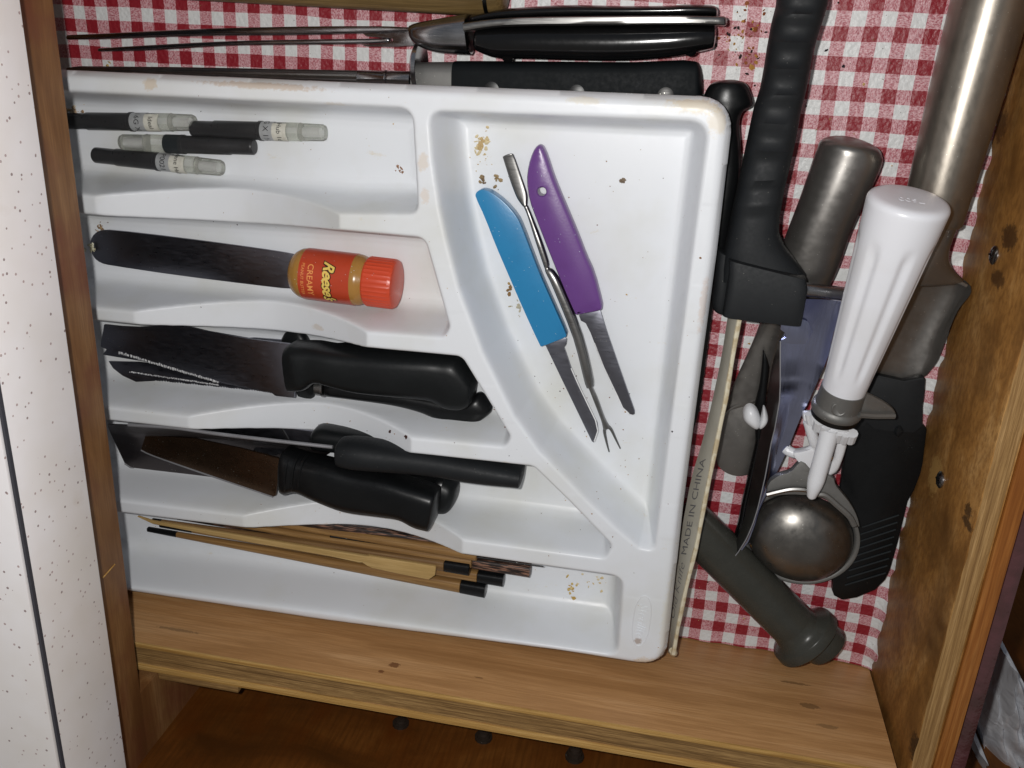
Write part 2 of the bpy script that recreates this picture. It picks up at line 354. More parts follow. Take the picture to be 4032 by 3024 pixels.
def text_vf(s, size, shear=0.0, offset=0.0, sub=0.0, extr=0.0, space=1.0, align='CENTER'):
    cu = bpy.data.curves.new('t', 'FONT'); cu.body = s; cu.size = size; cu.shear = shear; cu.offset = offset; cu.space_character = space
    cu.align_x = align; cu.align_y = 'CENTER'; cu.resolution_u = 3; cu.extrude = extr
    o = bpy.data.objects.new('t', cu); C.objects.link(o); bpy.context.view_layer.update()
    me = bpy.data.meshes.new_from_object(o.evaluated_get(bpy.context.evaluated_depsgraph_get()))
    bm = bmesh.new(); bm.from_mesh(me); bmesh.ops.triangulate(bm, faces=bm.faces)
    if sub:
        for _ in range(3):
            es = [e for e in bm.edges if e.calc_length() > sub]
            if es: bmesh.ops.subdivide_edges(bm, edges=es, cuts=1); bmesh.ops.triangulate(bm, faces=bm.faces)
    bm.verts.index_update(); V = [tuple(v.co) for v in bm.verts]; F = [[v.index for v in f.verts] for f in bm.faces]
    bm.free(); bpy.data.objects.remove(o); bpy.data.meshes.remove(me); bpy.data.curves.remove(cu)
    return V, F
def text_flat(name, s, size, org, ex, ey, mat, parent, lift=0.15, **kw):
    v, f = text_vf(s, size, **kw); org, ex, ey = map(lambda a: np.array(a, float), (org, ex, ey)); n = np.cross(ex, ey)
    n /= np.linalg.norm(n)
    return link(name, [org+ex*a+ey*b+n*(lift+c) for a, b, c in v], f, mat, parent, smooth=0, recalc=False)
def text_round(name, s, size, A, B, x, r, mat, parent, lift=0.12, ang=0.0, rad=None, **kw):
    """text running round a cylinder of axis A->B; letter tops face B; x = distance along the axis"""
    A, d, sd, u = frame_of(A, B); v, f = text_vf(s, size, sub=0.8, **kw); out = []
    for a, b, c in v:
        xx = x+b; rr = (rad(xx) if rad else r)+lift; t = math.pi/2+ang-a/r     # starts on the left side of the axis
        out.append(A+d*xx+sd*rr*math.cos(t)+u*rr*math.sin(t))
    return link(name, out, f, mat, parent, smooth=60, recalc=False)

# ================================================================ THE DRAWER AND THE CABINET
WZ = 82
dr = thing('drawer', 'open wooden kitchen drawer holding the white tray and the loose utensils', 'drawer', (-150, -130, -10))
link('floor_panel', *box(-404, 76, -333, 160, -8, -0.6), MT['bare'], dr)
sp_ = link('side_panel', *box(-404, 74.5, -349.6, -331.8, -8, WZ-1.2), MT['ply_face'], dr, bevel=0.3)
link('ply', *box(-404, 74.3, -334.2, -331.6, WZ-1.2, WZ+0.2), MT['ply_light'], dr, bevel=0.4)
v, f = [], []                                   # rough end grain core of the plywood, a strip with an uneven top
nx = 300
for i in range(nx+1):
    x = -404+478.3*i/nx
    for j, y in enumerate(np.linspace(-345.2, -334.3, 7)):
        v.append((x, y, WZ-0.75+0.10*(rng.random()-0.5)+.12*math.sin(x*.11+j)))
for i in range(nx):
    for j in range(6): f.append((i*7+j, (i+1)*7+j, (i+1)*7+j+1, i*7+j+1))
link('ply', v, f, MT['ply_dark'], dr, smooth=60)
link('ply', *box(-404, 74.3, -349.9, -345.6, WZ-1.2, WZ-0.1), MT['ply_light'], dr, bevel=0.5)
link('side_panel', *box(-404, 74.5, 160, 175, -8, WZ), MT['ply_face'], dr, bevel=0.3)
link('back_panel', *box(-412, -404, -349.6, 175, -8, WZ), MT['ply_face_r'], dr, bevel=0.3)
link('end_panel', *box(74.6, 84.5, -349.6, 175, -8, WZ-1), MT['ply_face_r'], dr, bevel=0.3) if 0 else None
v, f = box(74.6, 84, -352, 175, -8, WZ-0.8, lean=4.5); link('end_panel', v, f, MT['ply_face_r'], dr, bevel=0.3)
v, f = [], []
for i in range(301):
    y = -352+527*i/300
    for j, x in enumerate(np.linspace(79.3, 87.6, 6)):
        v.append((x+(0.25*math.sin(y*.35)*math.sin(y*.083)*(1 if j == 0 else 0)), y, WZ-0.30+0.08*(rng.random()-0.5)))
for i in range(300):
    for j in range(5): f.append((i*6+j, i*6+j+1, (i+1)*6+j+1, (i+1)*6+j))
link('ply', v, f, MT['ply_light_r'], dr, smooth=60)
link('front_board', *box(88.7, 96, -370, 190, -30, WZ+0.6), MT['ply_orange_r'], dr, bevel=0.6)
link('painted_edge', *box(96.1, 103.2, -372, 190, -30, WZ), MT['front_edge'], dr, bevel=3)
# shiny screws in the end panel, heads on the leaning inner face
def screw(px, zz):
    P = at(*px, zz); n = Vector((-1, 0, 0.055)).normalized(); A = np.array(P)-np.array(n)*0.2
    x0 = 74.6+4.5*(zz+8)/(WZ+7.2)
    d = CAM_R.T @ np.array([(px[0]-2016)/FPX, (px[1]-1512)/FPX, 1.0]); t = (x0-CAM_P[0])/d[0]; P = CAM_P+t*d
    B = P+np.array(n)*1.3
    v, f = lathe_vf(P, B, [(-0.5, 4.2), (0.5, 4.1), (1.1, 3.3), (1.5, 1.9), (1.55, 0.3)], seg=20)
    s = link('screw', v, f, MT['steel'], dr)
    A_, d_2, s2, u2 = frame_of(P, B); M_ = []
    for a, b in ((s2, u2), (u2, s2)):
        c = A_+d_2*1.45
        M_.append(([c+a*2.4+b*.35, c+a*2.4-b*.35, c-a*2.4-b*.35, c-a*2.4+b*.35, c+a*2.4+b*.35+d_2*.25, c+a*2.4-b*.35+d_2*.25, c-a*2.4-b*.35+d_2*.25, c-a*2.4+b*.35+d_2*.25], box(0,1,0,1,0,1)[1]))
    link('cross_slot', *merge(M_), MT['dark_metal'], s)
screw((3916, 1005), 34); screw((3704, 1889), 34)
# splintered wood round the lower screw
for k in range(9):
    x0 = 77.2; P0 = at(3690, 1889, 34); y = P0[1]+rng.uniform(-14, 8); zc = 30+rng.uniform(-6, 7)
    d = CAM_R.T @ np.array([(3682+rng.uniform(-22, 20)-2016)/FPX, (1870+rng.uniform(-80, 70)-1512)/FPX, 1.0]); t = (76.9-CAM_P[0])/d[0]; P = CAM_P+t*d
    L = rng.uniform(5, 12); h = rng.uniform(.5, 1.4)
    link('splinter', [(P[0]+.6, P[1]-L/2, P[2]-h), (P[0]-.1, P[1], P[2]-h), (P[0]+.6, P[1]+L/2, P[2]), (P[0]-.1, P[1], P[2]+h), (P[0]+.6, P[1]-L/3, P[2]+h), (P[0]+2, P[1], P[2])],
         [(0,1,3,4), (1,2,3), (0,5,1), (1,5,2), (2,5,3), (3,5,4), (4,5,0)], MT['ply_light'], dr)

# gingham liner with a crinkled edge that climbs the right wall
nx, ny = 160, 150; xs = np.linspace(-403, 79.5, nx); ys = np.linspace(-331.2, 159, ny)
v = []
for y in ys:
    for i, x in enumerate(xs):
        z = 0.25*math.sin(x*.05+y*.03)+0.25*math.sin(y*.07-x*.02)
        if x > 66: z += ((x-66)/13.5)**2*1.9*(3.5+2.2*math.sin(y*.21)+1.6*math.sin(y*.47+1)+(3 if y < -285 else 0)*(1+.6*math.sin(y*.35)))*0.55
        if y < -318: z += ((-318-y)/13)**2*(0.8+0.5*math.sin(x*.3))
        xx = min(x, 74.2)+ (0 if x < 74.2 else 0.35*(x-74.2)) if x > 70 else x
        v.append((xx, y, max(z, -0.3)+0.35))
f = [(j*nx+i, j*nx+i+1, (j+1)*nx+i+1, (j+1)*nx+i) for j in range(ny-1) for i in range(nx-1)]
ln = link('shelf_liner', v, f, MT['liner'], None, smooth=60, loc=(0, 0, 0), recalc=False)
_tag(ln, 'red and white gingham contact paper lining the drawer floor', 'shelf liner')

def hit0(px):
    d = CAM_R.T @ np.array([(px[0]-2016)/FPX, (px[1]-1512)/FPX, 1.0]); return CAM_P+(-315.9-CAM_P[0])/d[0]*d
# cabinet: rail and stile, the cabinet beside it, the slide
cb = thing('kitchen_cabinet', 'brown wooden kitchen cabinet whose face frame crosses the left side', 'cabinet', (-330, -200, -300))
link('face_rail', *box(-336, -316, -700, 200, 96, 168), MT['rail'], cb, bevel=0.6)
_a, _b = hit0((405, 2275)), hit0((452, 2222))
link('scratch', *sweep_vf([_a, (_a+_b)/2, _b], .35, 6), MT['ply_light'], cb)
link('stile', *box(-337, -316.3, -700, -352.5, -600, 96), MT['rail'], cb)
link('slide', *box(-316, -268, -356.5, -350.4, 58, 79), MT['ply_dark'], cb, bevel=0.4)
link('corner_panel', *box(-316.2, 260, -412, -394, -600, 150), MT['cab'], cb)
def hexbolt(px, r, L):
    d = CAM_R.T @ np.array([(px[0]-2016)/FPX, (px[1]-1512)/FPX, 1.0]); t = (-388-CAM_P[1])/d[1]; P = CAM_P+t*d; P[1] = -393.5
    o = link('bolt', *lathe_vf(P, P+np.array([0, 1.0, 0]), [(-1, r*1.3), (1.2, r*1.3), (1.3, r), (L*.6, r), (L*.62, r*.8), (L*.9, r*.75), (L, r*.35)], seg=12), MT['old_bolt'], cb)
for px, r, L in (((1578, 2820), 3.8, 3.5), ((1905, 2874), 4.0, 4.5), ((2265, 2950), 4.2, 7)): hexbolt(px, r, L)
# countertop with its laminate apron
ct = thing('countertop', 'white laminate countertop with maroon specks and a dark seam along its edge', 'countertop', (-400, -200, 130))
link('apron', *box(-316, -297, -700, 220, 140, 179.2), MT['counter'], ct, bevel=0.3)
link('seam_strip', *box(-600, -296.8, -700, 220, 179.2, 180.9), MT['seam'], ct)
link('top_sheet', *box(-900, -297.8, -700, 220, 180.9, 182.5), MT['counter'], ct, bevel=0.3)
fl = link('kitchen_floor', *box(-900, 1200, -900, 700, -760, -750), MT['floor']); _tag(fl, kind='structure')

def hit(px, ax, val):
    d = CAM_R.T @ np.array([(px[0]-2016)/FPX, (px[1]-1512)/FPX, 1.0]); t = (val-CAM_P[ax])/d[ax]; return CAM_P+t*d
DO = (-150, -130, -10); FACEM = WOODS[MT['ply_face'].name]; ENDM = WOODS[MT['ply_face_r'].name]
for px, r, c in (((1552,2618),(3.2,3,2.2),'6b4024'), ((1500,2644),(1.8,3,1.4),'6b4024'), ((1885,2668),(3,3,.6),'7d5a36'), ((3190,2780),(5,3,2.2),'7a5a38'), ((3130,2690),(9,3,1.1),'80603c'), ((3260,2860),(6,3,1.5),'8b6a44'), ((700,2480),(14,3,1.2),'8e6e4a')): blob(FACEM, DO, hit(px, 1, -331.8), r, c, .2, .8)
for px, r, c in (((3800,2010),(4,4,5),'33200f'), ((3795,2060),(4,2.5,9),'33200f'), ((3590,2955),(7,9,10),'1f140c'), ((3975,935),(5,6,9),'3c2512'), ((3930,1100),(5,4,8),'4b3016'), ((3960,500),(5,9,8),'5a3b1c'), ((3560,2050),(8,12,10),'a08458'), ((3690,1870),(6,11,9),'b08a50')): blob(ENDM, DO, hit(px, 0, 77.4), r, c, .3, .8)
for px, r, c, a_ in (((1020,335),(34,2.2,4),'b88f5a',.7), ((590,330),(4,3.5,4),'c9a76c',.7), ((2745,405),(15,5,4),'d9c08c',.75), ((2830,470),(5,8,4),'d9c08c',.6), ((2300,395),(9,2,4),'dcc998',.5), ((2550,2612),(9,4,4),'cfae78',.75), ((2330,2590),(18,2.4,4),'d8c496',.5), ((2510,2525),(2.2,2.2,3),'8a6038',.9),
        ((2770,1200),(2.2,16,4),'cda98a',.5), ((1665,640),(3,5,4),'d2b690',.6), ((1672,770),(2.4,4,4),'cfae88',.5), ((1320,420),(9,2,4),'cbb58e',.45), ((1250,1290),(4,2,5),'b99a66',.5), ((1280,1600),(8,2.4,5),'cdb98e',.5), ((1390,1594),(3,2,4),'b08a50',.8), ((2050,2120),(2.5,2,3),'c9a76c',.7), ((2560,1500),(5,60,9),'d6d6d4',.5),
        ((2630,2450),(4,34,5),'dcd5bd',.6)): blob(TRAYM, (-200, -180, 0), at(*px, 50 if px[0] > 1400 or px[1] < 500 else 32), r, c, .4, a_*.62)
# ================================================================ THE CUTLERY TRAY (one moulded shell)
TZ = 50.0; LX = -384.0
def Lw(px): p = at(*px, TZ); return (LX, p[1])
def Pw(px, z=TZ): p = at(*px, z); return (p[0], p[1])
def rounded(pts, rad):
    out = []; n = len(pts)
    for i in range(n):
        p0, p1, p2 = (np.array(pts[(i+k) % n], float) for k in (-1, 0, 1)); r = rad.get(i, 0)
        if not r: out.append(tuple(p1)); continue
        a, b = p0-p1, p2-p1; la, lb = np.linalg.norm(a), np.linalg.norm(b); a /= la; b /= lb
        th = math.acos(np.clip(a@b, -1, 1)); t = min(r/math.tan(th/2), la*.48, lb*.48)
        s, e_ = p1+a*t, p1+b*t
        for k in range(7):
            u = k/6; out.append(tuple((1-u)**2*s+2*u*(1-u)*(p1*0.9+(s+e_)/2*0.1)+u*u*e_))
    return out
comps = [
 rounded([Lw((260,362)), Pw((1624,424)), Pw((1648,845)), Pw((1338,842)), Pw((373,772)), Lw((310,768))], {1:7, 2:5}),
 rounded([Lw((310,842)), Pw((373,845)), Pw((1338,905)), Pw((1672,935)), Pw((1772,1290)), Pw((1748,1330)), Pw((1446,1308)), Pw((525,1228)), Lw((420,1220))], {3:6, 4:4, 5:4}),
 rounded([Lw((420,1268)), Pw((525,1276)), Pw((1446,1368)), Pw((1818,1403)), Pw((2012,1722)), Pw((1990,1762)), Pw((1620,1725)), Pw((731,1640)), Lw((430,1608))], {3:6, 4:4, 5:4}),
 rounded([Lw((430,1660)), Pw((747,1690)), Pw((1620,1785)), Pw((2100,1836)), Pw((2245,1978)), Pw((2412,2150)), Pw((2385,2202)), Pw((1822,2126)), Pw((956,2031)), Lw((460,1975))], {3:6, 5:4, 6:4}),
 rounded([Lw((460,2022)), Pw((956,2078)), Pw((1822,2183)), Pw((2456,2272)), Pw((2432,2582)), Pw((1300,2417)), Lw((506,2316))], {3:7, 4:6}),
 rounded([Pw((1686,434)), Pw((2794,478)), Pw((2578,2172)), Pw((2515,2158)), Pw((2439,2094)), Pw((2313,1974)), Pw((2123,1779)), Pw((2028,1646)), Pw((1901,1393)), Pw((1806,1140)), Pw((1756,950)), Pw((1728,820)), Pw((1702,633))], {0:6, 1:8, 2:4})]
outer = rounded([(LX-9, Pw((250,292))[1]), Pw((1300,333)), Pw((1806,352)), Pw((2886,396)), Pw((2815,1000)), Pw((2762,1393)), Pw((2683,2000)), Pw((2612,2636)), Pw((2186,2570)), Pw((1300,2455)), (LX-9, Pw((509,2341))[1])], {3:13, 7:13})
GX = 0.62; gx = np.arange(LX-12, -28, GX); gy = np.arange(-338, -22, GX); XX, YY = np.meshgrid(gx, gy)
def sdf(poly, X, Y):
    P = np.array(poly); D = np.full(X.shape, 1e9); ins = np.zeros(X.shape, bool); n = len(P)
    for i in range(n):
        a, b = P[i], P[(i+1) % n]; e_ = b-a; L2 = e_@e_
        if L2 < 1e-9: continue
        t = np.clip(((X-a[0])*e_[0]+(Y-a[1])*e_[1])/L2, 0, 1)
        D = np.minimum(D, np.hypot(X-a[0]-t*e_[0], Y-a[1]-t*e_[1]))
        c = (a[1] > Y) != (b[1] > Y); xi = (b[0]-a[0])*(Y-a[1])/(b[1]-a[1]+1e-12)+a[0]; ins ^= c & (X < xi)
    return np.where(ins, D, -D)
H = np.full(XX.shape, TZ)
prL = ([-9, -.9, -.2, .5, 1.0, 1.5, 4.6, 5.6, 7.2, 9.5, 12.5, 16], [0, 0, .35, 1.4, 3.2, 6, 25, 28.2, 30.6, 32.2, 32.9, 33])
pr6 = ([-9, -.9, -.2, .5, 1.0, 1.5, 4.8, 5.7, 7, 9], [0, 0, .35, 1.4, 3.2, 6, 27, 30.4, 32.3, 33])
for i, cpoly in enumerate(comps):
    d = sdf(cpoly, XX, YY); px_, py_ = pr6 if i == 5 else prL
    H -= np.interp(d, px_, py_)
mids = [((at(340,808,TZ), at(1338,873,TZ)), (373, 1338)), ((at(420,1244,TZ), at(1446,1338,TZ)), (525, 1446)), ((at(430,1634,TZ), at(1620,1755,TZ)), (739, 1620)), ((at(460,1998,TZ), at(1822,2155,TZ)), (956, 1822))]
for (a, b), (u0, u1) in mids:
    s_ = (XX-a[0])/(b[0]-a[0]); yc = a[1]+(b[1]-a[1])*s_
    x0 = a[0]+(b[0]-a[0])*(u0-(340, 420, 430, 460)[[373, 525, 739, 956].index(u0)])/(u1-(340, 420, 430, 460)[[373, 525, 739, 956].index(u0)]); x1 = b[0]
    x0 = at(u0, 800 if u0 == 373 else (1250 if u0 == 525 else (1665 if u0 == 739 else 2055)), TZ)[0]
    t = np.clip((XX-x0)/(x1-x0), 0, 1)**1.1; dip = 24*(1-np.abs(2*t-1)**1.75)
    lim = np.where((np.abs(YY-yc) < 18), TZ-dip, 99); kk = .45; hh_ = np.clip(.5+.5*(lim-H)/kk, 0, 1); H = np.where(lim > 90, H, lim*(1-hh_)+H*hh_-kk*hh_*(1-hh_))
do = sdf(outer, XX, YY)
edge = np.interp(do, [-6, -1.4, -.5, .4, 1.4, 2.6, 4], [40, 10, 5.5, 2.6, 1.0, .25, 0]); H = H-edge
for _ in range(1):
    Hp = np.pad(H, 1, mode='edge'); Hb = (Hp[:-2,1:-1]+Hp[2:,1:-1]+Hp[1:-1,:-2]+Hp[1:-1,2:]+2*H)/6; H = np.where(do > 1.4, Hb, H)
keep = do > -1.5
idx = -np.ones(H.shape, int); cell = keep[:-1,:-1] & keep[1:,:-1] & keep[:-1,1:] & keep[1:,1:]
used = np.zeros(H.shape, bool)
for a_, b_ in ((slice(None,-1), slice(None,-1)), (slice(1,None), slice(None,-1)), (slice(None,-1), slice(1,None)), (slice(1,None), slice(1,None))): used[a_, b_] |= cell
idx[used] = np.arange(used.sum())
V = np.column_stack([XX[used], YY[used], H[used]])
# snap the border to the traced outline so that it is not stepped
dd = do[used]; gyv, gxv = np.gradient(do, GX); gxu, gyu = gxv[used], gyv[used]
near = dd < 0; V[near,0] -= gxu[near]*(dd[near]+0.9)*1.0; V[near,1] -= gyu[near]*(dd[near]+0.9)*1.0
jj, ii = np.nonzero(cell)
F = np.column_stack([idx[jj,ii], idx[jj,ii+1], idx[jj+1,ii+1], idx[jj+1,ii]])
tr = thing('cutlery_tray', 'white moulded plastic cutlery tray with six compartments, stained at the rim', 'cutlery tray', (-200, -180, 0))
me = bpy.data.meshes.new('tray_shell'); me.from_pydata([tuple(x) for x in (V-np.array([-200,-180,0]))*SC], [], F.tolist()); me.materials.append(MT['tray'])
me.polygons.foreach_set('use_smooth', [True]*len(me.polygons)); o = bpy.data.objects.new('tray_shell', me); C.objects.link(o); o.parent = tr
# outer skirt below the lip
sk = []; oo = outer; n = len(oo); vv = []; ff = []
ctr = np.array([-200, -180])
for i in range(n):
    p = np.array(oo[i]); 
    nrm = p-ctr; a = np.array(oo[i-1]); b = np.array(oo[(i+1) % n]); tg = b-a; tg /= np.linalg.norm(tg)+1e-9; nn = np.array([tg[1], -tg[0]]);
    if nn@nrm < 0: nn = -nn
    for off, z in ((0.55, TZ-6.5), (0.7, TZ-11), (-0.6, TZ-11), (-0.6, TZ-4)): vv.append((p[0]+nn[0]*off, p[1]+nn[1]*off, z))
for i in range(n):
    for k in range(3): j2 = (i+1) % n; ff.append((i*4+k, j2*4+k, j2*4+k+1, i*4+k+1))
link('lip', vv, ff, MT['tray'], tr, smooth=50)
# embossed lozenge and name, reading downwards
cA, cB = at(2541, 2345, TZ), at(2512, 2545, TZ); ex = (cB-cA)/np.linalg.norm(cB-cA); ey = np.array([-ex[1], ex[0], 0]); mid = (cA+cB)/2
text_flat('embossed_name', 'Sterilite', 6.6, mid, ex, ey, MT['tray'], tr, lift=0.18, shear=0.25, extr=0.22, offset=-0.00)
pts = []
for k in range(41):
    t = 2*math.pi*k/40; a, b = 16.2*math.cos(t), 4.4*math.sin(t); a = math.copysign(abs(math.cos(t))**.75, math.cos(t))*15.5
    pts.append(mid+ex*a+ey*b+np.array([0,0,0.05]))
link('embossed_ring', *sweep_vf(pts, 0.28, 6), MT['tray'], tr)

ZO = 11.0
# ================================================================ NEEDLE CARTRIDGES
def cartridge(pa, pb, z, label, tubeR=4.0, lab=True, tA='16G X', tB='Ideal', frac=(0.5, 0.62, 0.72, 0.84), capR=4.3, sleeve=None, ang=0.1):
    A, B = at(*pa, z), at(*pb, z); L = dist(A, B); d = (B-A)/L
    t = thing('needle_cartridge', label, 'needle case', (A[0], A[1], 6), 'plastic needle cases in the first compartment')
    f0, f1, f2, f3 = [x*L for x in frac]; R = tubeR
    lathe('tube', A, B, [(0, R*.3), (0.1, R*.85), (0.7, R*.98), (1.6, R), (L*.17, R), (L*.18, R*1.1), (f0-1.5, R*1.1), (f0-1.2, R*1.2), (f0+.5, R*1.2)], MT['tube'], t)
    if lab:
        lathe('tape', A, B, [(f0+.4, R*1.0), (f0+.4, R*1.14), (f1, R*1.14), (f1, R)], MT['clearlab'], t)
        lathe('label', A, B, [(f1-.2, R), (f1-.2, R*1.17), (f2, R*1.17), (f2, R)], MT['paper'], t, arc=(0.3, 2.6))
        text_round('print', tA, 3.9, A, B, (f0+f1)/2+.2, R*1.2, MT['ink'], t, lift=.05, ang=ang)
        text_round('print', tB, 3.4, A, B, (f1+f2)/2, R*1.24, MT['ink'], t, lift=.05, ang=ang-.1)
    else: lathe('collar', A, B, [(f0-.5, R), (f0-.5, R*1.17), (f1, R*1.17), (f1, R)], MT['charcoal'], t)
    lathe('hub', A, B, [(f1-.4, R*.9), (f1-.4, R*1.1), (f3, R*1.1), (f3, R*.6)], MT['cap'], t)
    lathe('cap', A, B, [(f3-.3, R*.7), (f3-.3, R*1.13), (f3+.5, R*1.06), (L-1.6, R*1.0), (L-.4, R*.86), (L, R*.6), (L, R*.1)], MT['cap'], t)
    lathe('needle_hub', A, B, [(f3+1.2, R*.5), (L-2.6, R*.5)], MT['nylon'], t)
cartridge((256, 476), (768, 483), 10.3, 'needle case lettered 16G X and Ideal, at the left end of the upper row', frac=(.53, .65, .75, .83))
cartridge((756, 507), (1284, 523), 10.3, 'needle case lettered G X 1 and Hub, the right one of the upper row', tA='G X 1½', tB='Hub 1d', frac=(.53, .63, .73, .82))
cartridge((1003, 578), (476, 560), 10.3, 'unlabelled needle case lying the other way, clear cap to the left', lab=False, frac=(.53, .65, .75, .80))
cartridge((372, 610), (878, 662), 10.3, 'lowest of the needle cases, lettered Hub above a torn grey tape', tA='P0021', tB='ylene Hub', frac=(.51, .62, .73, .81), ang=.15)

# ================================================================ PEANUT BUTTER SPREADER
sp = thing('spreader_knife', 'butter spreader whose handle is an orange toy peanut butter jar', 'spreader', (-250, -135, 6))
plate('blade', S_((352,975),(355,945),(370,920),(395,906),(440,905),(700,935),(1000,975),(1158,1000),(1172,1010),(1168,1060),(1158,1130),(1140,1138),(1000,1122),(700,1085),(430,1045),(395,1036),(368,1015)), axis_z((360,970),9,(1160,1060),17), 1.6, MT['blade'], sp, sm=1)
A, B = at(1156, 1070, 19.5), at(1577, 1122, 19.5); L = dist(A, B)
def jr(x): return float(np.interp(x, [0, .8, 2.5, 5, 8, L*.60, L*.64, L*.70, L*.73], [7.5, 9.3, 11.0, 12.4, 12.9, 12.9, 12.7, 11.2, 10.4]))
k1, k2 = L*.135, L*.60
pr = lambda a, b, n=12: [(x, jr(x)) for x in np.linspace(a, b, n)]
lathe('jar', A, B, [(0, 2)]+pr(0.0, k1+.5)+pr(k1+.6, k2)+pr(k2+.1, L*.73, 10)+[(L*.735, 4)], MT['gold'], sp, seg=48)
lathe('jar_label', A, B, [(k1, jr(k1)+.02)]+[(x, jr(x)+.12) for x in np.linspace(k1, k2, 16)]+[(k2, jr(k2)+.02)], MT['lab_red'], sp, seg=48)
lathe('lid', A, B, [(L*.70, 8), (L*.70, 11.9), (L*.715, 12.3), (L*.94, 12.3), (L*.965, 11.8), (L*.975, 10.5), (L*.977, .5)], MT['orange'], sp, seg=144, smooth=25,
      mod=lambda x, t: 1+(0.018*(1 if math.sin(t*36) > 0.2 else 0) if L*.71 < x < L*.95 else 0))
tl = L*.36
for nm, of, mt, lf in (('lettering_outline', .85, MT['ink_brown'], .16), ('lettering', .26, MT['ink_yellow'], .26)):
    text_round(nm, "Reese's", 8.0, A, B, tl+2.6, 12.9, mt, sp, lift=lf, ang=.02, shear=.45, offset=of*.8, space=.9)
text_round('lettering', 'CREAMY', 4.3, A, B, L*.245, 12.9, MT['ink_tan'], sp, lift=.22, ang=.02, offset=.04)
text_round('lettering', 'PEANUT BUTTER', 2.2, A, B, L*.175, 12.85, MT['ink_tan'], sp, lift=.3, ang=.02)
# dried paste stuck at the tip of the blade
# ================================================================ KNIVES IN THE THIRD COMPARTMENT
def serrate(p, q_, n, depth, side=1):
    p, q_ = np.array(p, float), np.array(q_, float); d = (q_-p); nn = np.array([-d[1], d[0]])/np.linalg.norm(d)*side; out = []
    for i in range(n):
        a = p+d*i/n; b = p+d*(i+.5)/n; out += [tuple(a), tuple(b+nn*depth*(1.0+.5*math.sin(i*1.1)))]
    out.append(tuple(q_)); return out
k = thing('serrated_knife', 'wide serrated kitchen knife with a forked tip, on top of the third compartment', 'knife', (-260, -210, 14))
top = FK4((70,45)) + FK4((230,62),(400,70),(600,58),(820,50),(1080,112),(1500,185),(1870,232))
bot = FK4((1915,640),(1915,752),(1725,733))+serrate(*FK4((1700,715),(1190,610)), 26, 4)[1:]+serrate(*FK4((1190,610),(560,435)), 26, 4)[1:]+serrate(*FK4((560,435),(205,312)), 14, 4)[1:]
tip = FK4((60,330),(95,285),(38,258),(45,190),(60,120))
zk = axis_z(FK4((60,200))[0], 13, FK4((1900,500))[0], 27)
plate('blade', top+bot+tip, zk, 1.7, MT['blade'], k, bevel=.3)
# teeth along the cutting edge, their flash glint put in as near-white colour
def teeth(p, q_, n, z, parent, w=5, h=9):
    P = []
    for i in range(n):
        c = np.array(p)+(np.array(q_)-np.array(p))*(i+.5)/n+rng.normal(0, .8, 2); hh = h*rng.uniform(.7, 1.2)
        a = [W((c[0]+dx, c[1]+dy), zval(z, *c)+.12) for dx, dy in ((-w*.4, -hh*.6), (w*.4, -hh*.6), (w*.5, hh*.1), (0, hh*.6), (-w*.5, hh*.1))]
        a.append(W((c[0], c[1]-1), zval(z, *c)+.5)); P.append((a, [(0,1,5), (1,2,5), (2,3,5), (3,4,5), (4,0,5)]))
    link('glint_teeth', *merge(P), MT['edge'], parent, smooth=0, recalc=False)
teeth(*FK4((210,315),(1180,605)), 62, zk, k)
link_h = [((1128,1365),(1150,1530),26,20), ((1152,1348),(1172,1530),26,22), ((1178,1350),(1218,1522),26,24), ((1240,1352),(1260,1495),25,24), ((1300,1362),(1330,1510),25,24),
          ((1400,1372),(1420,1532),24,24), ((1560,1382),(1560,1548),23,24), ((1690,1390),(1660,1558),22,23), ((1755,1396),(1715,1568),21,23), ((1805,1404),(1765,1596),21,22), ((1845,1445),(1822,1600),20,22), ((1874,1500),(1864,1582),20,20)]
loft('handle', link_h, MT['blk'], k, e=3.6, re=(1.5, 1.5))
teeth_z = lambda u, v: 10.5
k = thing('serrated_knife', 'serrated slicing knife with a curled black handle end, lying under the wide one', 'knife', (-250, -225, 7))
b2 = FK4((115,400),(400,408),(900,470),(1500,600),(1840,650),(1840,700))+serrate(*FK4((1700,705),(560,590)), 46, 5)[1:]+FK4((380,600),(250,540),(160,470))
zq = lambda u, v: 8+(v-(1418+.135*(u-428)))*.10+(u-428)*.006
plate('blade', b2, zq, 1.5, MT['blade'], k, bevel=.3)
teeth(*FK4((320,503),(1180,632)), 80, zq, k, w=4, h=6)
lathe('ferrule', at(1247,1518,15), at(1290,1522,15), [(0, 4.5), (.3, 5.2), (3.6, 5.3), (3.8, 5.9), (5.0, 5.9), (5.2, 5)], MT['steel_b'], k)
loft('handle', [((1288,1492),(1284,1556),15,11), ((1400,1510),(1390,1568),15,12), ((1560,1530),(1550,1590),15,13), ((1680,1545),(1660,1618),14,14), ((1760,1560),(1725,1648),14,14), ((1850,1560),(1770,1660),13,15),
                ((1892,1545),(1812,1676),13,15), ((1922,1575),(1858,1672),13,14), ((1946,1610),(1920,1636),13,10)], MT['blk_satin'], k, e=2.3, re=(1, 3))
k = thing('carving_knife', 'black handled knife almost hidden under the others, only its knob showing above', 'knife', (-230, -205, 6))
plate('blade', S_((404,1397),(440,1372),(1000,1330),(1130,1340),(1230,1560),(1180,1562),(900,1480)), 7.6, 1.5, MT['blade'], k, bevel=.3)
loft('guard', [((1108,1335),(1180,1575),9,6), ((1125,1308),(1215,1575),10,8), ((1160,1295),(1240,1560),11,9), ((1185,1300),(1250,1520),11,9), ((1222,1345),(1262,1500),11,8)], MT['blk'], k, e=2.8, re=(1, 2))
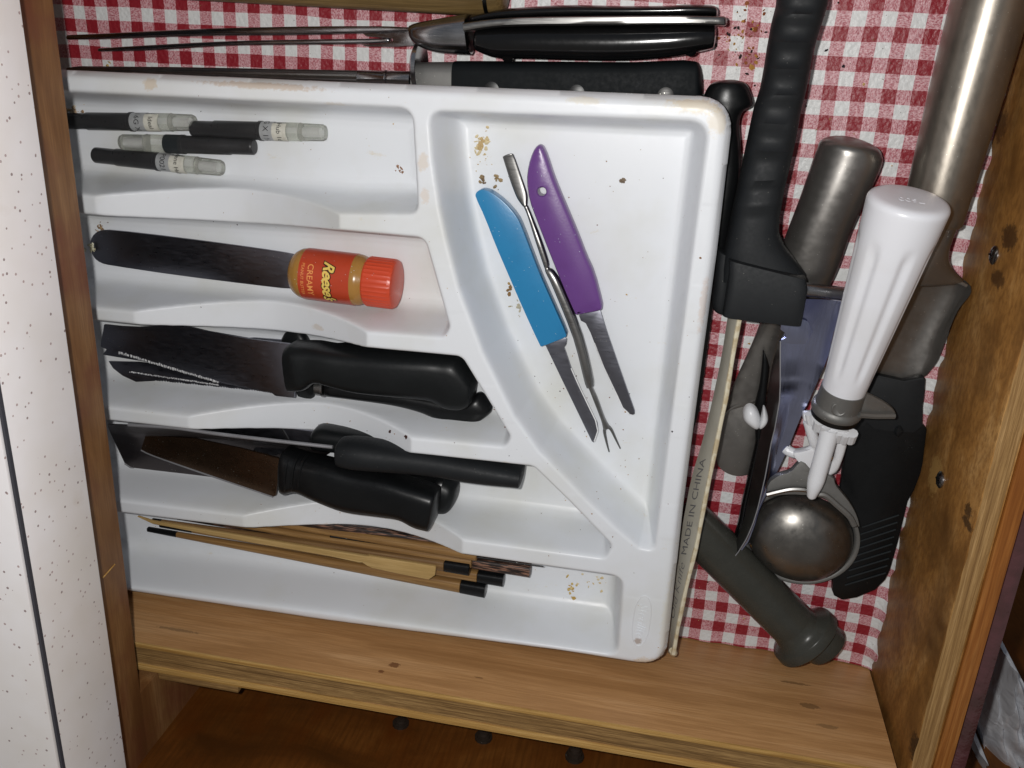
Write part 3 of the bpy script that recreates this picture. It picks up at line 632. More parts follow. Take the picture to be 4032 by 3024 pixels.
loft('handle', [((1215,1350),(1240,1480),10,8), ((1320,1352),(1330,1460),11,9), ((1420,1345),(1420,1460),11,9), ((1600,1372),(1580,1470),11,9)], MT['blk'], k, re=(1, 2))

# ================================================================ KNIVES IN THE FOURTH COMPARTMENT
k = thing('cleaver_knife', 'broad dark knife standing on its edge along the fourth divider, round black handle', 'knife', (-240, -262, 7))
zc = lambda u, v: float(np.clip(33-(v-(1688+.085*(u-430)))*.40, 10.5, 33))
rows_ = [FN((55,76),(260,84),(800,120),(1300,182),(1800,240),(2236,290)), FN((85,160),(280,210),(800,225),(1300,285),(1800,320),(2236,330)), FN((225,455),(300,506),(930,588),(1300,668),(1500,708),(1900,560))]
Gc = [[W(p, z) for p in r] for r, z in zip(rows_, (33, 12.5, 10.5))]; Gc = np.array([resample(g_, 30) for g_ in Gc]); Gc = np.array([[Gc[0][j]*(1-t)+Gc[1][j]*t for j in range(30)] for t in (0, .5)]+[[Gc[1][j]*(1-t)+Gc[2][j]*t for j in range(30)] for t in (0, .5, 1)])
Vc = list(Gc.reshape(-1, 3))+list((Gc-np.array([0,0,1.2])).reshape(-1, 3)); Fc = []
for i in range(4):
    for j in range(29): a = i*30+j; Fc += [(a, a+1, a+31, a+30), (150+a, 150+a+30, 150+a+31, 150+a+1)]
bq = [j for j in range(30)]+[i*30+29 for i in range(1, 5)]+[120+j for j in range(28, -1, -1)]+[i*30 for i in range(3, 0, -1)]
for i in range(len(bq)): a, b = bq[i], bq[(i+1) % len(bq)]; Fc.append((a, 150+a, 150+b, b))
link('blade', Vc, Fc, MT['blade_dim'], k, smooth=50)
link('cutting_edge', *sweep_vf([p+np.array([0,0,.1]) for p in Gc[4][:24]], .5, 6), MT['grey_edge'], k)
pts_ = [W(p, lambda u, v: zc(u, v)+.5) for p in FN((260,80),(700,108),(1100,165),(1600,225),(2236,296))]
link('spine', *sweep_vf(cat(pts_, 4), 1.0, 8), MT['grey_edge'], k)
loft('handle', [((1325,1738),(1330,1815),33,14), ((1345,1728),(1350,1826),33,19), ((1420,1730),(1420,1838),33,22), ((1560,1752),(1560,1850),32,20), ((1700,1772),(1700,1862),31,19), ((1880,1802),(1870,1890),30,19), ((2064,1838),(2054,1908),29,18)],
     MT['blk_matte'], k, e=2.5, re=(2.5, .8))
plate('hang_tab', S_((1830,1880),(1890,1882),(1960,1896),(1890,1890),(1850,1893)), 24, 2, MT['blk_matte'], k)
k = thing('utility_knife', 'short broad knife with a blade painted with a brown reflection and a ridged black handle', 'knife', (-240, -290, 8))
zb = axis_z((570,1745), 17, (1100,1890), 27)
plate('blade', FN((425,180),(380,320),(400,345),(1660,775),(1685,765),(1700,650),(1740,600),(1765,425),(1700,400),(1350,310),(900,215)), zb, 1.5, MT['blade_reflect'], k, bevel=.25)
link('cutting_edge', *sweep_vf(cat([W(p, lambda u, v: zb(u, v)-.3) for p in FN((385,325),(500,378),(900,520),(1300,655),(1655,775))], 3), .6, 6), MT['grey_edge'], k)
hz = 29
loft('handle', [(FK((25,130))[0], FK((20,470))[0], hz, 17), (FK((90,150))[0], FK((75,495))[0], hz, 20), (FK((200,190))[0], FK((170,478))[0], hz, 20), (FK((400,235))[0], FK((330,545))[0], hz+1, 21), (FK((640,300))[0], FK((560,630))[0], hz+1, 21),
                (FK((900,350))[0], FK((830,668))[0], hz+1, 21), (FK((1100,410))[0], FK((1010,695))[0], hz+1, 21), (FK((1230,450))[0], FK((1140,760))[0], hz+1, 21), (FK((1340,490))[0], FK((1290,800))[0], hz+1, 20)], MT['blk_satin'], k, e=3.2, re=(2, 2.5))
for xx in (115, 175, 232):
    a, b = FK((xx+8, 160+xx*.12), (xx-18, 470)); A_, B_ = at(*a, hz), at(*b, hz); mdl = (A_+B_)/2; hw = (B_-A_)/2
    ring = [mdl+hw*math.cos(t)*1.0+np.array([0,0,10.4*math.sin(t)]) for t in np.linspace(0, math.pi, 20)]
    link('grip_ridge', *sweep_vf([mdl+hw*math.copysign(abs(math.cos(t))**.65, math.cos(t))+np.array([0,0,10.0*abs(math.sin(t))**.65]) for t in np.linspace(0.02, math.pi-.02, 24)], .7, 6), MT['blk_satin'], k)
k = thing('paring_knife', 'round ended black knife handle poking out below the ridged one', 'knife', (-150, -290, 7))
loft('handle', [((1230,1805),(1190,1890),15,14), ((1400,1840),(1370,1930),15,15), ((1600,1868),(1560,1975),14,15), ((1700,1885),(1650,2000),14,16), ((1735,1865),(1695,2012),14,17), ((1780,1875),(1745,2014),13,17), ((1810,1920),(1790,1985),13,14)], MT['blk_satin'], k, e=2.6, re=(1, 2.5))
loft('end_cap', [((1752,1872),(1722,2014),15,19), ((1792,1892),(1762,2012),14.5,18.5), ((1810,1925),(1795,1980),14,13)], MT['blk'], k, re=(.5, 1.5), e=2.4)
plate('blade', FN((900,130),(1400,60),(1700,55),(1830,245),(1880,330),(1500,420),(950,300)), axis_z((840,1680), 8, (1150,1740), 16), 1.5, MT['blade'], k)
link('heel_edge', *sweep_vf([W(p, 16.3) for p in FN((1700,60),(1760,140),(1828,245))], .6, 6), MT['steel_b'], k)
k = thing('boning_knife', 'dark handled knife half hidden by the dipped divider above the cleaver', 'knife', (-180, -258, 6))
loft('handle', [(FL5((300,960))[0], FL5((310,1080))[0], 20, 14), (FL5((370,912))[0], FL5((360,1110))[0], 20, 17), (FL5((560,935))[0], FL5((540,1130))[0], 20, 17), (FL5((800,965))[0], FL5((780,1160))[0], 19, 17), (FL5((1100,1010))[0], FL5((1080,1180))[0], 18, 16)], MT['blk'], k, e=2.8, re=(2, 2))
plate('blade', S_((830,1700),(1000,1680),(1140,1688),(1235,1698),(1240,1760),(1100,1755),(900,1730)), axis_z((830,1700), 9, (1235,1700), 19), 1.5, MT['blade'], k)

# ================================================================ CHOPSTICKS IN THE FIFTH COMPARTMENT
def stick(name, label, p0, p1, z0, z1, w0, w1, mat, tipm=None, tip0=0, endm=None, end1=0, e=3.2, group=None, cat_='chopstick'):
    """from the thin end p0 (half width w0 mm) to the thick end p1"""
    A, B = at(*p0, z0), at(*p1, z1); L = dist(A, B); A_, d, s, u = frame_of(A, B)
    t = thing(name, label, cat_, (A[0], A[1], 6), group)
    def seg_(nm, x0, x1, m_, k=1.0, rnd=0.0):
        V, F = [], []; xs_ = [x0, x0+.25, *np.linspace(x0+1, x1-1, 10), x1-.25, x1]
        for i, x in enumerate(xs_):
            r = (w0+(w1-w0)*x/L)*k*(0.82 if i in (0, len(xs_)-1) else 1)
            for j in range(16):
                a = 2*math.pi*j/16; c, s_2 = math.cos(a), math.sin(a)
                V.append(A+d*x+s*r*math.copysign(abs(c)**(2/e), c)+u*r*math.copysign(abs(s_2)**(2/e), s_2))
        for i in range(len(xs_)-1):
            for j in range(16): F.append((i*16+j, i*16+(j+1)%16, (i+1)*16+(j+1)%16, (i+1)*16+j))
        F += [tuple(range(15, -1, -1)), tuple(range((len(xs_)-1)*16, len(xs_)*16))]
        # build about an x-aligned grain
        return link(nm, V, F, m_, t, smooth=40)
    if tip0: seg_('tip', 0, tip0, tipm, 1.03)
    seg_('shaft', tip0, L-end1, mat)
    if end1: seg_('end_cap', L-end1, L, endm, 1.03)
    return t
g = 'chopsticks in the fifth compartment'
stick('chopstick', 'brown bamboo chopstick with black ends, topmost of the three capped ones', (600,2047), (1852,2238), 18, 19, 1.0, 3.6, MT['bamboo_dk'], MT['blk_satin'], 6, MT['blk_satin'], 14.5, group=g)
stick('chopstick', 'bamboo chopstick with black ends lying between two others under the pale pick', (629,2069), (1985,2283), 14, 15, .9, 3.4, MT['bamboo'], MT['blk_satin'], 21, MT['blk_satin'], 15, group=g)
stick('chopstick', 'bamboo chopstick with black ends nearest the front wall of the tray', (582,2083), (1914,2322), 13, 14, 1.35, 4.0, MT['bamboo'], MT['blk_satin'], 19, MT['blk_satin'], 14.5, group=g)
stick('chopstick', 'dark streaked wooden chopstick whose square end lies furthest right', (700,2034), (2090,2246), 7.6, 15, 1.6, 3.5, MT['wenge'], e=3.6, group=g)
stick('chopstick', 'dark streaked wooden chopstick half hidden beneath the last divider', (760,1985), (1990,2178), 20, 14, 1.6, 3.8, MT['wenge'], e=3.6, group=g)
stick('chopstick', 'golden bamboo chopstick just below the dark streaked one under the divider', (900,2030), (1880,2185), 17, 20, 1.8, 3.4, MT['bamboo'], e=2.2, group=g)
stick('chopstick', 'plain golden bamboo chopstick between two brown ones under the divider', (850,2050), (1860,2212), 14, 17, 1.8, 3.4, MT['bamboo'], e=2.2, group=g)
stick('skewer', 'thin dark skewer tip lying against the last divider near the right end', (2140,2231), (1300,2110), 22, 20, .4, .9, MT['dark_metal'], e=2, cat_='skewer')
pk_ = thing('bamboo_pick', 'pale flat bamboo pick with a paddle end lying on the chopsticks', 'cocktail pick', (-240, -290, 14))
plate('pick', S_((540,2034),(600,2053),(1000,2118),(1300,2168),(1440,2190),(1452,2188))+FS((1880,415))+FK((740,1030),(900,1055),(1285,1118),(1297,1125),(1290,1190),(1240,1226),(1000,1180),(770,1130),(735,1115),(690,1085))+FS((1800,475))+S_((1300,2190),(1000,2138),(600,2062)),
      axis_z((540,2034), 23, (1700,2250), 25), 1.7, MT['bamboo_lt'], pk_, bevel=.3)

# ================================================================ THE BIG COMPARTMENT
k = thing('paring_knife', 'small paring knife with a bright blue plastic handle', 'knife', (-130, -130, 6))
plate('handle', S_((1873,759),(1889,747),(1910,748),(1933,757),(1984,795),(2034,852),(2056,899),(2088,985),(2123,1077),(2173,1190),(2231,1320),(2228,1328),(2132,1366),(2126,1362),(2059,1216),(1996,1070),(1950,963),(1908,854),(1871,775)), 15, 7.5, MT['blue'], k, sm=1, bevel=2.2)
plate('blade', S_((2146,1357),(2222,1328),(2232,1335),(2230,1355),(2221,1368),(2232,1400),(2249,1450),(2313,1589),(2351,1665),(2355,1697),(2338,1743),(2330,1738),(2313,1703),(2218,1507)), 11, 1.3, MT['blade'], k, bevel=.2)
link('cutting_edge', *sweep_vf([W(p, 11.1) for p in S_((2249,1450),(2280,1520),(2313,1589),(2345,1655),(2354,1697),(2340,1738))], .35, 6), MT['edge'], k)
k = thing('paring_knife', 'small paring knife with a purple handle pierced by a round hole', 'knife', (-100, -110, 6))
outl = smooth_poly(S_((2114,573),(2126,572),(2137,582),(2153,620),(2175,690),(2203,760),(2238,842),(2277,935),(2305,1010),(2338,1080),(2370,1203),(2370,1219),(2364,1226),(2270,1244),(2262,1240),(2218,1140),(2160,995),(2110,867),(2082,791),(2071,715),(2078,652),(2096,597)), 1)
O = np.array([at(*p, 15) for p in outl]); nO = len(O); tg = np.roll(O, -1, 0)-np.roll(O, 1, 0); tg /= np.linalg.norm(tg, axis=1)[:,None]; nO_ = np.column_stack([-tg[:,1], tg[:,0], 0*tg[:,0]])
if ((O.mean(0)-O)*nO_).sum() < 0: nO_ = -nO_
cc = at(2133, 755, 15); Vh, Fh = [], []
for ins_, dz_ in ((.6, -7.5), (0, -6.5), (0, -1.8), (.55, -.5), (1.6, 0)): Vh += list(O+nO_*ins_+np.array([0,0,dz_]))
for a_ in range(4):
    for j in range(nO): Fh.append((a_*nO+j, a_*nO+(j+1)%nO, (a_+1)*nO+(j+1)%nO, (a_+1)*nO+j))
hs = 20; h0 = len(Vh)
for zz_, rr_ in ((0, 2.6), (-.6, 2.1), (-7.5, 2.1)): Vh += [cc+np.array([rr_*math.cos(2*math.pi*j/hs), rr_*math.sin(2*math.pi*j/hs), zz_]) for j in range(hs)]
for a_ in range(2):
    for j in range(hs): Fh.append((h0+a_*hs+j, h0+a_*hs+(j+1)%hs, h0+(a_+1)*hs+(j+1)%hs, h0+(a_+1)*hs+j))
def bridge(outer_, inner_):
    # triangulate the ring between the outline and the hole by sweeping both loops by angle
    P_ = np.array([Vh[i] for i in outer_]); Q_ = np.array([Vh[i] for i in inner_]); jo = int(np.argmin(np.linalg.norm(P_-Q_[0], axis=1)))
    no_, ni_ = len(outer_), len(inner_); sgn = 1 if np.cross(P_[(jo+1)%no_][:2]-cc[:2], P_[jo][:2]-cc[:2])*np.cross(Q_[1][:2]-cc[:2], Q_[0][:2]-cc[:2]) > 0 else -1
    return [tuple([outer_[(jo+sgn*i) % no_] for i in range(no_+1)]+[inner_[-i % ni_] for i in range(ni_+1)])]
bmh = bmesh.new(); vs = [bmh.verts.new(tuple(p)) for p in Vh]
for f_2 in Fh: bmh.faces.new([vs[i] for i in f_2])
for ol, il in ((range(4*nO, 5*nO), range(h0, h0+hs)), (range(0, nO), range(h0+2*hs, h0+3*hs))):
    es_ = []
    for lp in (list(ol), list(il)):
        for a_ in range(len(lp)):
            e_1 = bmh.edges.get((vs[lp[a_]], vs[lp[(a_+1) % len(lp)]])); es_.append(e_1 if e_1 else bmh.edges.new((vs[lp[a_]], vs[lp[(a_+1) % len(lp)]])))
    bmesh.ops.triangle_fill(bmh, edges=es_, use_beauty=True, normal=(0, 0, 1))
bmh.verts.index_update(); Vh = [tuple(v_.co) for v_ in bmh.verts]; Fh = [[v_.index for v_ in f_2.verts] for f_2 in bmh.faces]; bmh.free()
link('handle', Vh, Fh, MT['purple'], k, smooth=35)
plate('blade', S_((2278,1238),(2363,1220),(2389,1304),(2433,1431),(2471,1539),(2499,1618),(2499,1630),(2492,1634),(2477,1630),(2452,1608),(2433,1564),(2376,1444),(2325,1311),(2306,1273),(2287,1263)), 11, 1.3, MT['blade'], k, bevel=.2)
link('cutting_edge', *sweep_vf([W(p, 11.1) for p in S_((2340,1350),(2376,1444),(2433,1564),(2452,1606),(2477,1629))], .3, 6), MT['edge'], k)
k = thing('nut_pick', 'slim steel lobster pick with a scoop end and a two pronged fork', 'seafood pick', (-115, -120, 6))
loft('scoop', [((1978,614),(2018,601),11,1.4), ((1986,640),(2030,628),10.5,1.4), ((2010,715),(2055,700),10,1.6), ((2032,772),(2075,760),10,2), ((2048,798),(2077,790),10,2.6), ((2062,815),(2076,808),10,3)], MT['steel_b'], k, e=2.6, re=(.6, .3))
loft('shank', [((2062,812),(2077,806),10,3), ((2078,850),(2094,846),10,3.4), ((2108,946),(2130,939),12,4), ((2138,1036),(2160,1029),12,4), ((2146,1058),(2162,1053),12,3.6), ((2150,1073),(2180,1065),12,5), ((2178,1131),(2213,1121),12.5,6),
               ((2258,1331),(2294,1319),12.5,6), ((2304,1509),(2338,1499),12,5.6), ((2316,1524),(2332,1518),10,3.4), ((2335,1570),(2352,1564),10,3.4), ((2366,1650),(2382,1645),10,3.2), ((2376,1692),(2404,1684),10,3)], MT['steel_b'], k, e=3, re=(.5, .4), sub=3)
for q0 in (S_((2384,1680),(2380,1700),(2388,1740),(2398,1779)), S_((2396,1680),(2408,1694),(2424,1728),(2442,1766))):
    P = cat([W(p, 10) for p in q0], 4); link('prong', *sweep_vf(P, list(np.linspace(1.0, .35, len(P)))), MT['steel_b'], k)

ZO = 0.0
# ================================================================ ABOVE THE TRAY: FORK, STEEL, WOODEN HANDLE
k = thing('carving_fork', 'two tined steel carving fork with a glossy black riveted handle', 'carving fork', (-200, 5, 0))
loft('tine', [((262,138),(262,156),8,2.4), ((420,131),(420,154),9,3), ((800,113),(800,141),12,3.6), ((1200,104),(1200,137),15,4), ((1500,103),(1500,128),18,4.4), ((1600,107),(1600,124),20,5), ((1640,104),(1640,128),21,6)], MT['steel'], k, e=3, re=(1.5, .5))
loft('tine', [((386,190),(386,203),8,2.4), ((600,177),(600,198),9,3), ((900,162),(900,180),11,3.4), ((1200,155),(1200,176),13,3.6), ((1450,152),(1450,172),15,3.6), ((1535,148),(1540,166),17,3)], MT['steel'], k, e=3, re=(1.5, 1.5))
plate('web', S_((1420,126),(1500,127),(1590,124),(1640,112),(1650,180),(1612,180),(1560,184),(1440,182),(1420,176),(1500,172),(1545,162),(1546,152),(1500,148),(1440,142)), axis_z((1430,150), 15, (1640,150), 21), 1.8, MT['steel'], k, bevel=.5)
loft('bolster', [((1610,103),(1618,150),21,7), ((1640,90),(1642,178),21,11), ((1700,78),(1705,203),21,15), ((1780,64),(1780,212),21,17), ((1846,54),(1862,216),21,18)], MT['steel'], k, e=2.3, re=(.5, .8))
loft('tang', [((1835,92),(1840,128),22.5,18), ((1950,76),(1950,110),23,19), ((2100,68),(2100,103),23.5,20), ((2400,64),(2400,101),24,20.5), ((2700,63),(2700,98),24,20), ((2862,66),(2864,104),23,18)], MT['steel_b'], k, e=6, re=(.5, 1.5))
loft('handle_scale', [((1856,64),(1862,92),21,15), ((1962,40),(1962,80),21,18), ((2070,29),(2070,74),21,19), ((2250,20),(2250,70),21,19), ((2450,24),(2450,68),21,19), ((2632,23),(2632,66),21,19), ((2700,18),(2700,66),21,19), ((2800,21),(2800,65),21,18), ((2826,34),(2826,66),21,16)], MT['blk_gloss'], k, e=2.6, re=(1, 1))
loft('handle_scale', [((1872,112),(1866,196),21,15), ((1962,104),(1955,228),21,18), ((2070,100),(2070,231),21,19), ((2250,98),(2250,236),21,19), ((2450,96),(2450,238),21,19), ((2632,94),(2632,226),21,19), ((2750,94),(2750,206),21,18), ((2822,100),(2815,190),21,16)], MT['blk_gloss'], k, e=2.6, re=(2, 1))
for px in ((2002,214),(2362,204),(2720,188)):
    P = at(*px, 24); lathe('rivet', P, P+np.array([0, -.62, .75]), [(0, 2.6), (2.5, 2.6), (2.9, 2.0), (3.0, .3)], MT['blk_gloss'], k, seg=16)
k = thing('sharpening_steel', 'fluted sharpening steel with a curved guard and flat black handle beside the tray', 'sharpening steel', (-200, -20, 0))
A, B = at(262, 280, 13), at(1420, 308, 16); L = dist(A, B)
lathe('rod', A, B, [(0, .6), (1, 1.7), (8, 2.5), (L*.4, 3.1), (L, 3.4)], MT['steel_b'], k, seg=48, mod=lambda x, t: 1+.05*math.sin(t*16) if x > 3 else 1)
A2, B2 = at(1412, 308, 16), at(1618, 312, 16); L2 = dist(A2, B2)
lathe('collar', A2, B2, [(0, 3.2), (.3, 3.7), (L2*.5, 3.7), (L2*.52, 4.0), (L2*.55, 4.0), (L2*.57, 3.5), (L2*.6, 3.7), (L2, 3.7)], MT['steel'], k)
v, f = [], []                                     # the guard, an upright dished disc
G0 = at(1622, 262, 18); nr = 28
for side, x_ in ((0, 0), (1, 1.9)):
    for ring, (rr, off) in enumerate(((0.2, 0), (5, .3), (9, 1.1), (11.5, 2.4))):
        for j in range(nr):
            t = 2*math.pi*j/nr; v.append((G0[0]+x_+off, G0[1]+rr*.95*math.cos(t), 17+rr*math.sin(t)))
for side in (0, 1):
    for ring in range(3):
        for j in range(nr):
            a = side*4*nr+ring*nr; q4 = (a+j, a+(j+1)%nr, a+nr+(j+1)%nr, a+nr+j); f.append(q4 if side else q4[::-1])
for j in range(nr): f.append((3*nr+j, 3*nr+(j+1)%nr, 7*nr+(j+1)%nr, 7*nr+j))
link('guard', v, f, MT['steel'], k, smooth=50)
loft('bolster', [((1632,248),(1632,400),14,17), ((1700,244),(1700,410),14,19), ((1798,244),(1798,415),14,19)], MT['cast'], k, e=3.6, re=(.6, .2), sub=2)
loft('handle', [((1797,240),(1797,420),14,20), ((1900,240),(1900,425),14,21), ((2200,242),(2200,438),14,21), ((2500,244),(2500,440),14,21), ((2690,236),(2690,430),14,21), ((2764,248),(2768,420),14,19)], MT['blk_flat'], k, e=4.5, re=(.2, 2.5), sub=2)
for px in ((1936,354),(2271,366),(2620,375)):
    P = at(*px, 24.2); lathe('rivet', P-np.array([0,0,2]), P, [(0, 3.9), (2.15, 3.9), (2.35, 3.4), (2.4, .3)], MT['dark_metal'], k, seg=24)
k = thing('wooden_handle', 'round weathered wooden handle lying along the top edge of the photo', 'rolling pin', (-150, 30, 0))
A, B = at(700, -128, 16), at(1996, -66, 16); L = dist(A, B)
lathe('dowel', A, B, [(0, 14), (L-5, 14.3), (L-2.5, 14.0), (L-.8, 12.6), (L, 10), (L, .5)], MT['block'], k, seg=40)
lathe('end_ring', A, B, [(L-8.5, 14.1), (L-8.4, 14.5), (L-6.6, 14.5), (L-6.5, 14.1)], MT['dark_metal'], k, seg=40)

# ================================================================ RIGHT OF THE TRAY
k = thing('bread_knife', 'bread knife with a round ended black handle tucked against the side of the tray', 'knife', (-20, -80, 0))
loft('handle', [((2822,315),(2918,312),20,14), ((2790,340),(2945,340),20,17), ((2768,385),(2962,385),20,18), ((2770,415),(2962,414),20,18), ((2790,450),(2925,440),20,18), ((2800,500),(2911,490),20,18), ((2805,580),(2917,580),20,18), ((2800,700),(2915,700),20,18), ((2790,850),(2885,850),20,18), ((2778,1000),(2862,1000),19,17), ((2765,1120),(2838,1130),18,15), ((2760,1180),(2815,1190),17,12)], MT['blk_satin'], k, e=2.4, re=(1.5, 1))
plate('blade', [(2760,1180),(2812,1185)]+serrate((2800,1250),(2752,1620), 60, 3, -1)+[(2730,1700),(2700,1900),(2690,1980),(2680,1985),(2700,1600)], axis_z((2800,1200), 15, (2700,1950), 6), 1.4, MT['dark_metal'], k, bevel=.2)
# knife sleeve (folded card) with writing
k = thing('knife_sleeve', 'grey plastic knife sleeve printed MADE IN CHINA leaning beside the tray', 'knife sleeve', (-20, -210, 0))
zs = lambda u, v: 20+.0
left = S_((2868,1228),(2842,1400),(2800,1600),(2762,1750),(2722,1880),(2685,2080),(2650,2260),(2632,2400),(2622,2460),(2632,2560),(2638,2573))
right = S_((2912,1240),(2894,1330),(2855,1570),(2822,1730),(2775,1960),(2742,2140),(2702,2300),(2665,2480),(2650,2572))
V = []; n = 24
Lc = cat([at(*p, 33-.2*i) for i, p in enumerate(left)], 4); 
Ls = np.linspace(0, 1, n); 
Lr = resample([at(*p, 27) for p in left], n); Rr = resample([at(*p, 40) for p in right], n)
V = []; F = []; m_ = 6
for i in range(n):
    nrm = np.cross(Rr[i]-Lr[i], np.array([0.12, 1, 0])); nrm /= np.linalg.norm(nrm); nrm *= (1 if nrm[2] > 0 else -1)
    for th in (0, -1.0):
        for j in range(m_+1):
            t = j/m_; V.append(Lr[i]*(1-t)+Rr[i]*t+nrm*(th+1.0*math.sin(t*math.pi)*.6))
w_ = m_+1
for i in range(n-1):
    a = i*2*w_; b = (i+1)*2*w_
    for j in range(m_): F += [(a+j, a+j+1, b+j+1, b+j), (a+w_+j, b+w_+j, b+w_+j+1, a+w_+j+1)]
    F += [(a, b, b+w_, a+w_), (a+m_, a+w_+m_, b+w_+m_, b+m_)]
F += [tuple(list(range(0, w_))+list(range(2*w_-1, w_-1, -1))), tuple(list(range((n-1)*2*w_+w_-1, (n-1)*2*w_-1, -1))+list(range((n-1)*2*w_+w_, (n-1)*2*w_+2*w_)))]
link('sleeve', V, F, MT['card'], k, smooth=50)
ed = [Rr[i]+np.array([.3, 0, .3]) for i in range(n)]
v, f = sweep_vf(ed, [1.15+.12*math.sin(i*1.7) for i in range(n)], 8); link('folded_edge', v, f, MT['card_edge'], k)
lathe('torn_corner', at(2645,2560,38), at(2662,2582,35), [(0, 1.6), (2, 2.3), (4, 1.8), (4.5, .4)], MT['card_edge'], k, seg=9)
def on_sleeve(name, s, size, t0, mat, stretch=1.0, ac=.5, shear=0.0, offset=0.0):
    v, f = text_vf(s, size, shear=shear, offset=offset); out = []
    P = (Lr*(1-ac)+Rr*ac); ss = np.r_[0, np.cumsum(np.linalg.norm(np.diff(P, axis=0), axis=1))]
    for a, b, c in v:
        x = ss[-1]*t0-a*stretch; i = min(max(np.searchsorted(ss, x)-1, 0), n-2); w1_ = (x-ss[i])/(ss[i+1]-ss[i])
        l_ = Lr[i]*(1-w1_)+Lr[i+1]*w1_; r2 = Rr[i]*(1-w1_)+Rr[i+1]*w1_; tt = ac-b/np.linalg.norm(r2-l_)
        nrm = np.cross(r2-l_, np.array([0.12, 1, 0])); nrm /= np.linalg.norm(nrm); nrm *= (1 if nrm[2] > 0 else -1)
        out.append(l_*(1-tt)+r2*tt+nrm*(.6*math.sin(tt*math.pi)+.22))
    link(name, out, f, mat, k, smooth=0, recalc=False)
# ================================================================
on_sleeve('print', 'MADE IN CHINA', 7.8, .535, MT['pen'], .97, .50)
on_sleeve('handwriting', 'Old Knife', 8.6, .80, MT['pen'], 1.05, .55, shear=.5, offset=-.12)

# hollow handled scoop under everything
k = thing('serving_scoop', 'dull stainless scoop with a hollow tapered handle, at the bottom of the pile', 'scoop', (0, -150, 0))
loft('handle', [((3236,520),(3452,556),15,26), ((3222,575),(3470,608),15,28), ((3205,620),(3470,650),15,28), ((3150,780),(3415,770),15,27), ((3091,937),(3352,905),14,26), ((3040,1090),(3288,1080),13,23), ((3010,1200),(3215,1200),11,17), ((2985,1290),(3105,1290),9,8), ((2948,1380),(3062,1380),8,5), ((2890,1510),(3040,1480),7,4), ((2852,1620),(3015,1570),7,3.4)], MT['spoon'], k, e=2.1, re=(5, .5), seg=36)
plate('scoop_plate', S_((2852,1610),(2900,1585),(2960,1570),(3020,1565),(3010,1640),(2998,1760),(2985,1830),(2965,1866),(2905,1880),(2850,1862),(2818,1826),(2822,1773),(2835,1690)), 5, 2.2, MT['spoon'], k, sm=2, bevel=.9)
link('socket_lip', *sweep_vf(cat([W(p, 8) for p in S_((2852,1632),(2880,1606),(2930,1584),(2975,1572),(3012,1552))], 4), .8, 6), MT['spoon'], k)
k = thing('flour_scoop', 'large stainless flour scoop with a thick tubular handle against the end wall', 'scoop', (45, -60, 0))
A, B = at(3946, -160, 24), at(3664, 880, 24); L = dist(A, B)
lathe('handle', A, B, [(0, 15.3), (L*.5, 14.6), (L*.86, 13.4), (L-1, 12.9), (L, 12.2)], MT['spoon2'], k, seg=48)
loft('neck', [((3573,800),(3797,790),24,25), ((3558,900),(3768,880),24,25), ((3545,1000),(3733,985),23,24), ((3520,1070),(3745,1050),22,20), ((3480,1120),(3800,1110),20,15)], MT['spoon'], k, e=2.1, re=(.5, .8), seg=36)
# the blade of the scoop: a dished sheet
bl = [S_((3470,1118),(3530,1100),(3620,1092),(3720,1092),(3790,1100),(3822,1128)), S_((3440,1180),(3530,1160),(3620,1155),(3720,1150),(3780,1160),(3820,1160)), S_((3415,1260),(3500,1250),(3600,1245),(3680,1240),(3740,1240),(3770,1225)),
      S_((3402,1340),(3480,1340),(3560,1340),(3630,1335),(3690,1325),(3728,1325)), S_((3410,1410),(3470,1420),(3540,1425),(3600,1420),(3660,1410),(3694,1415)), S_((3435,1455),(3480,1475),(3530,1486),(3580,1485),(3625,1470),(3660,1462)), S_((3450,1470),(3490,1493),(3537,1507),(3585,1505),(3618,1494),(3648,1478))]
zr = [(22,14,11,11,15,24), (20,11,8,8,12,22), (18,9,6,6,10,19), (15,8,5,5,8,16), (12,7,5,5,7,12), (9,6,5,5,6,9), (7,5,4.5,4.5,5,7)]
G = [cat([at(*p, z) for p, z in zip(r, zz)], 4) for r, zz in zip(bl, zr)]; Ncol = len(G[0]); G = np.array([cat([g_[j] for g_ in G], 4) for j in range(Ncol)]).transpose(1, 0, 2)
nr_, nc_ = G.shape[:2]; V = list(G.reshape(-1, 3))+list((G-np.array([0,0,1.1])).reshape(-1, 3)); F = []; o_ = nr_*nc_
for i in range(nr_-1):
    for j in range(nc_-1): a = i*nc_+j; F += [(a, a+1, a+nc_+1, a+nc_), (o_+a, o_+a+nc_, o_+a+nc_+1, o_+a+1)]
bd = [j for j in range(nc_)]+[i*nc_+nc_-1 for i in range(1, nr_)]+[(nr_-1)*nc_+j for j in range(nc_-2, -1, -1)]+[i*nc_ for i in range(nr_-2, 0, -1)]
for i in range(len(bd)): a, b = bd[i], bd[(i+1) % len(bd)]; F.append((a, o_+a, o_+b, b))
link('scoop_blade', V, F, MT['spoon'], k, smooth=50)
link('bead', *sweep_vf(cat([W(p, z) for p, z in zip(S_((3594,1124),(3650,1110),(3708,1106),(3770,1110),(3806,1126)), (19,20,21,22,22))], 4), .9, 8), MT['spoon'], k)

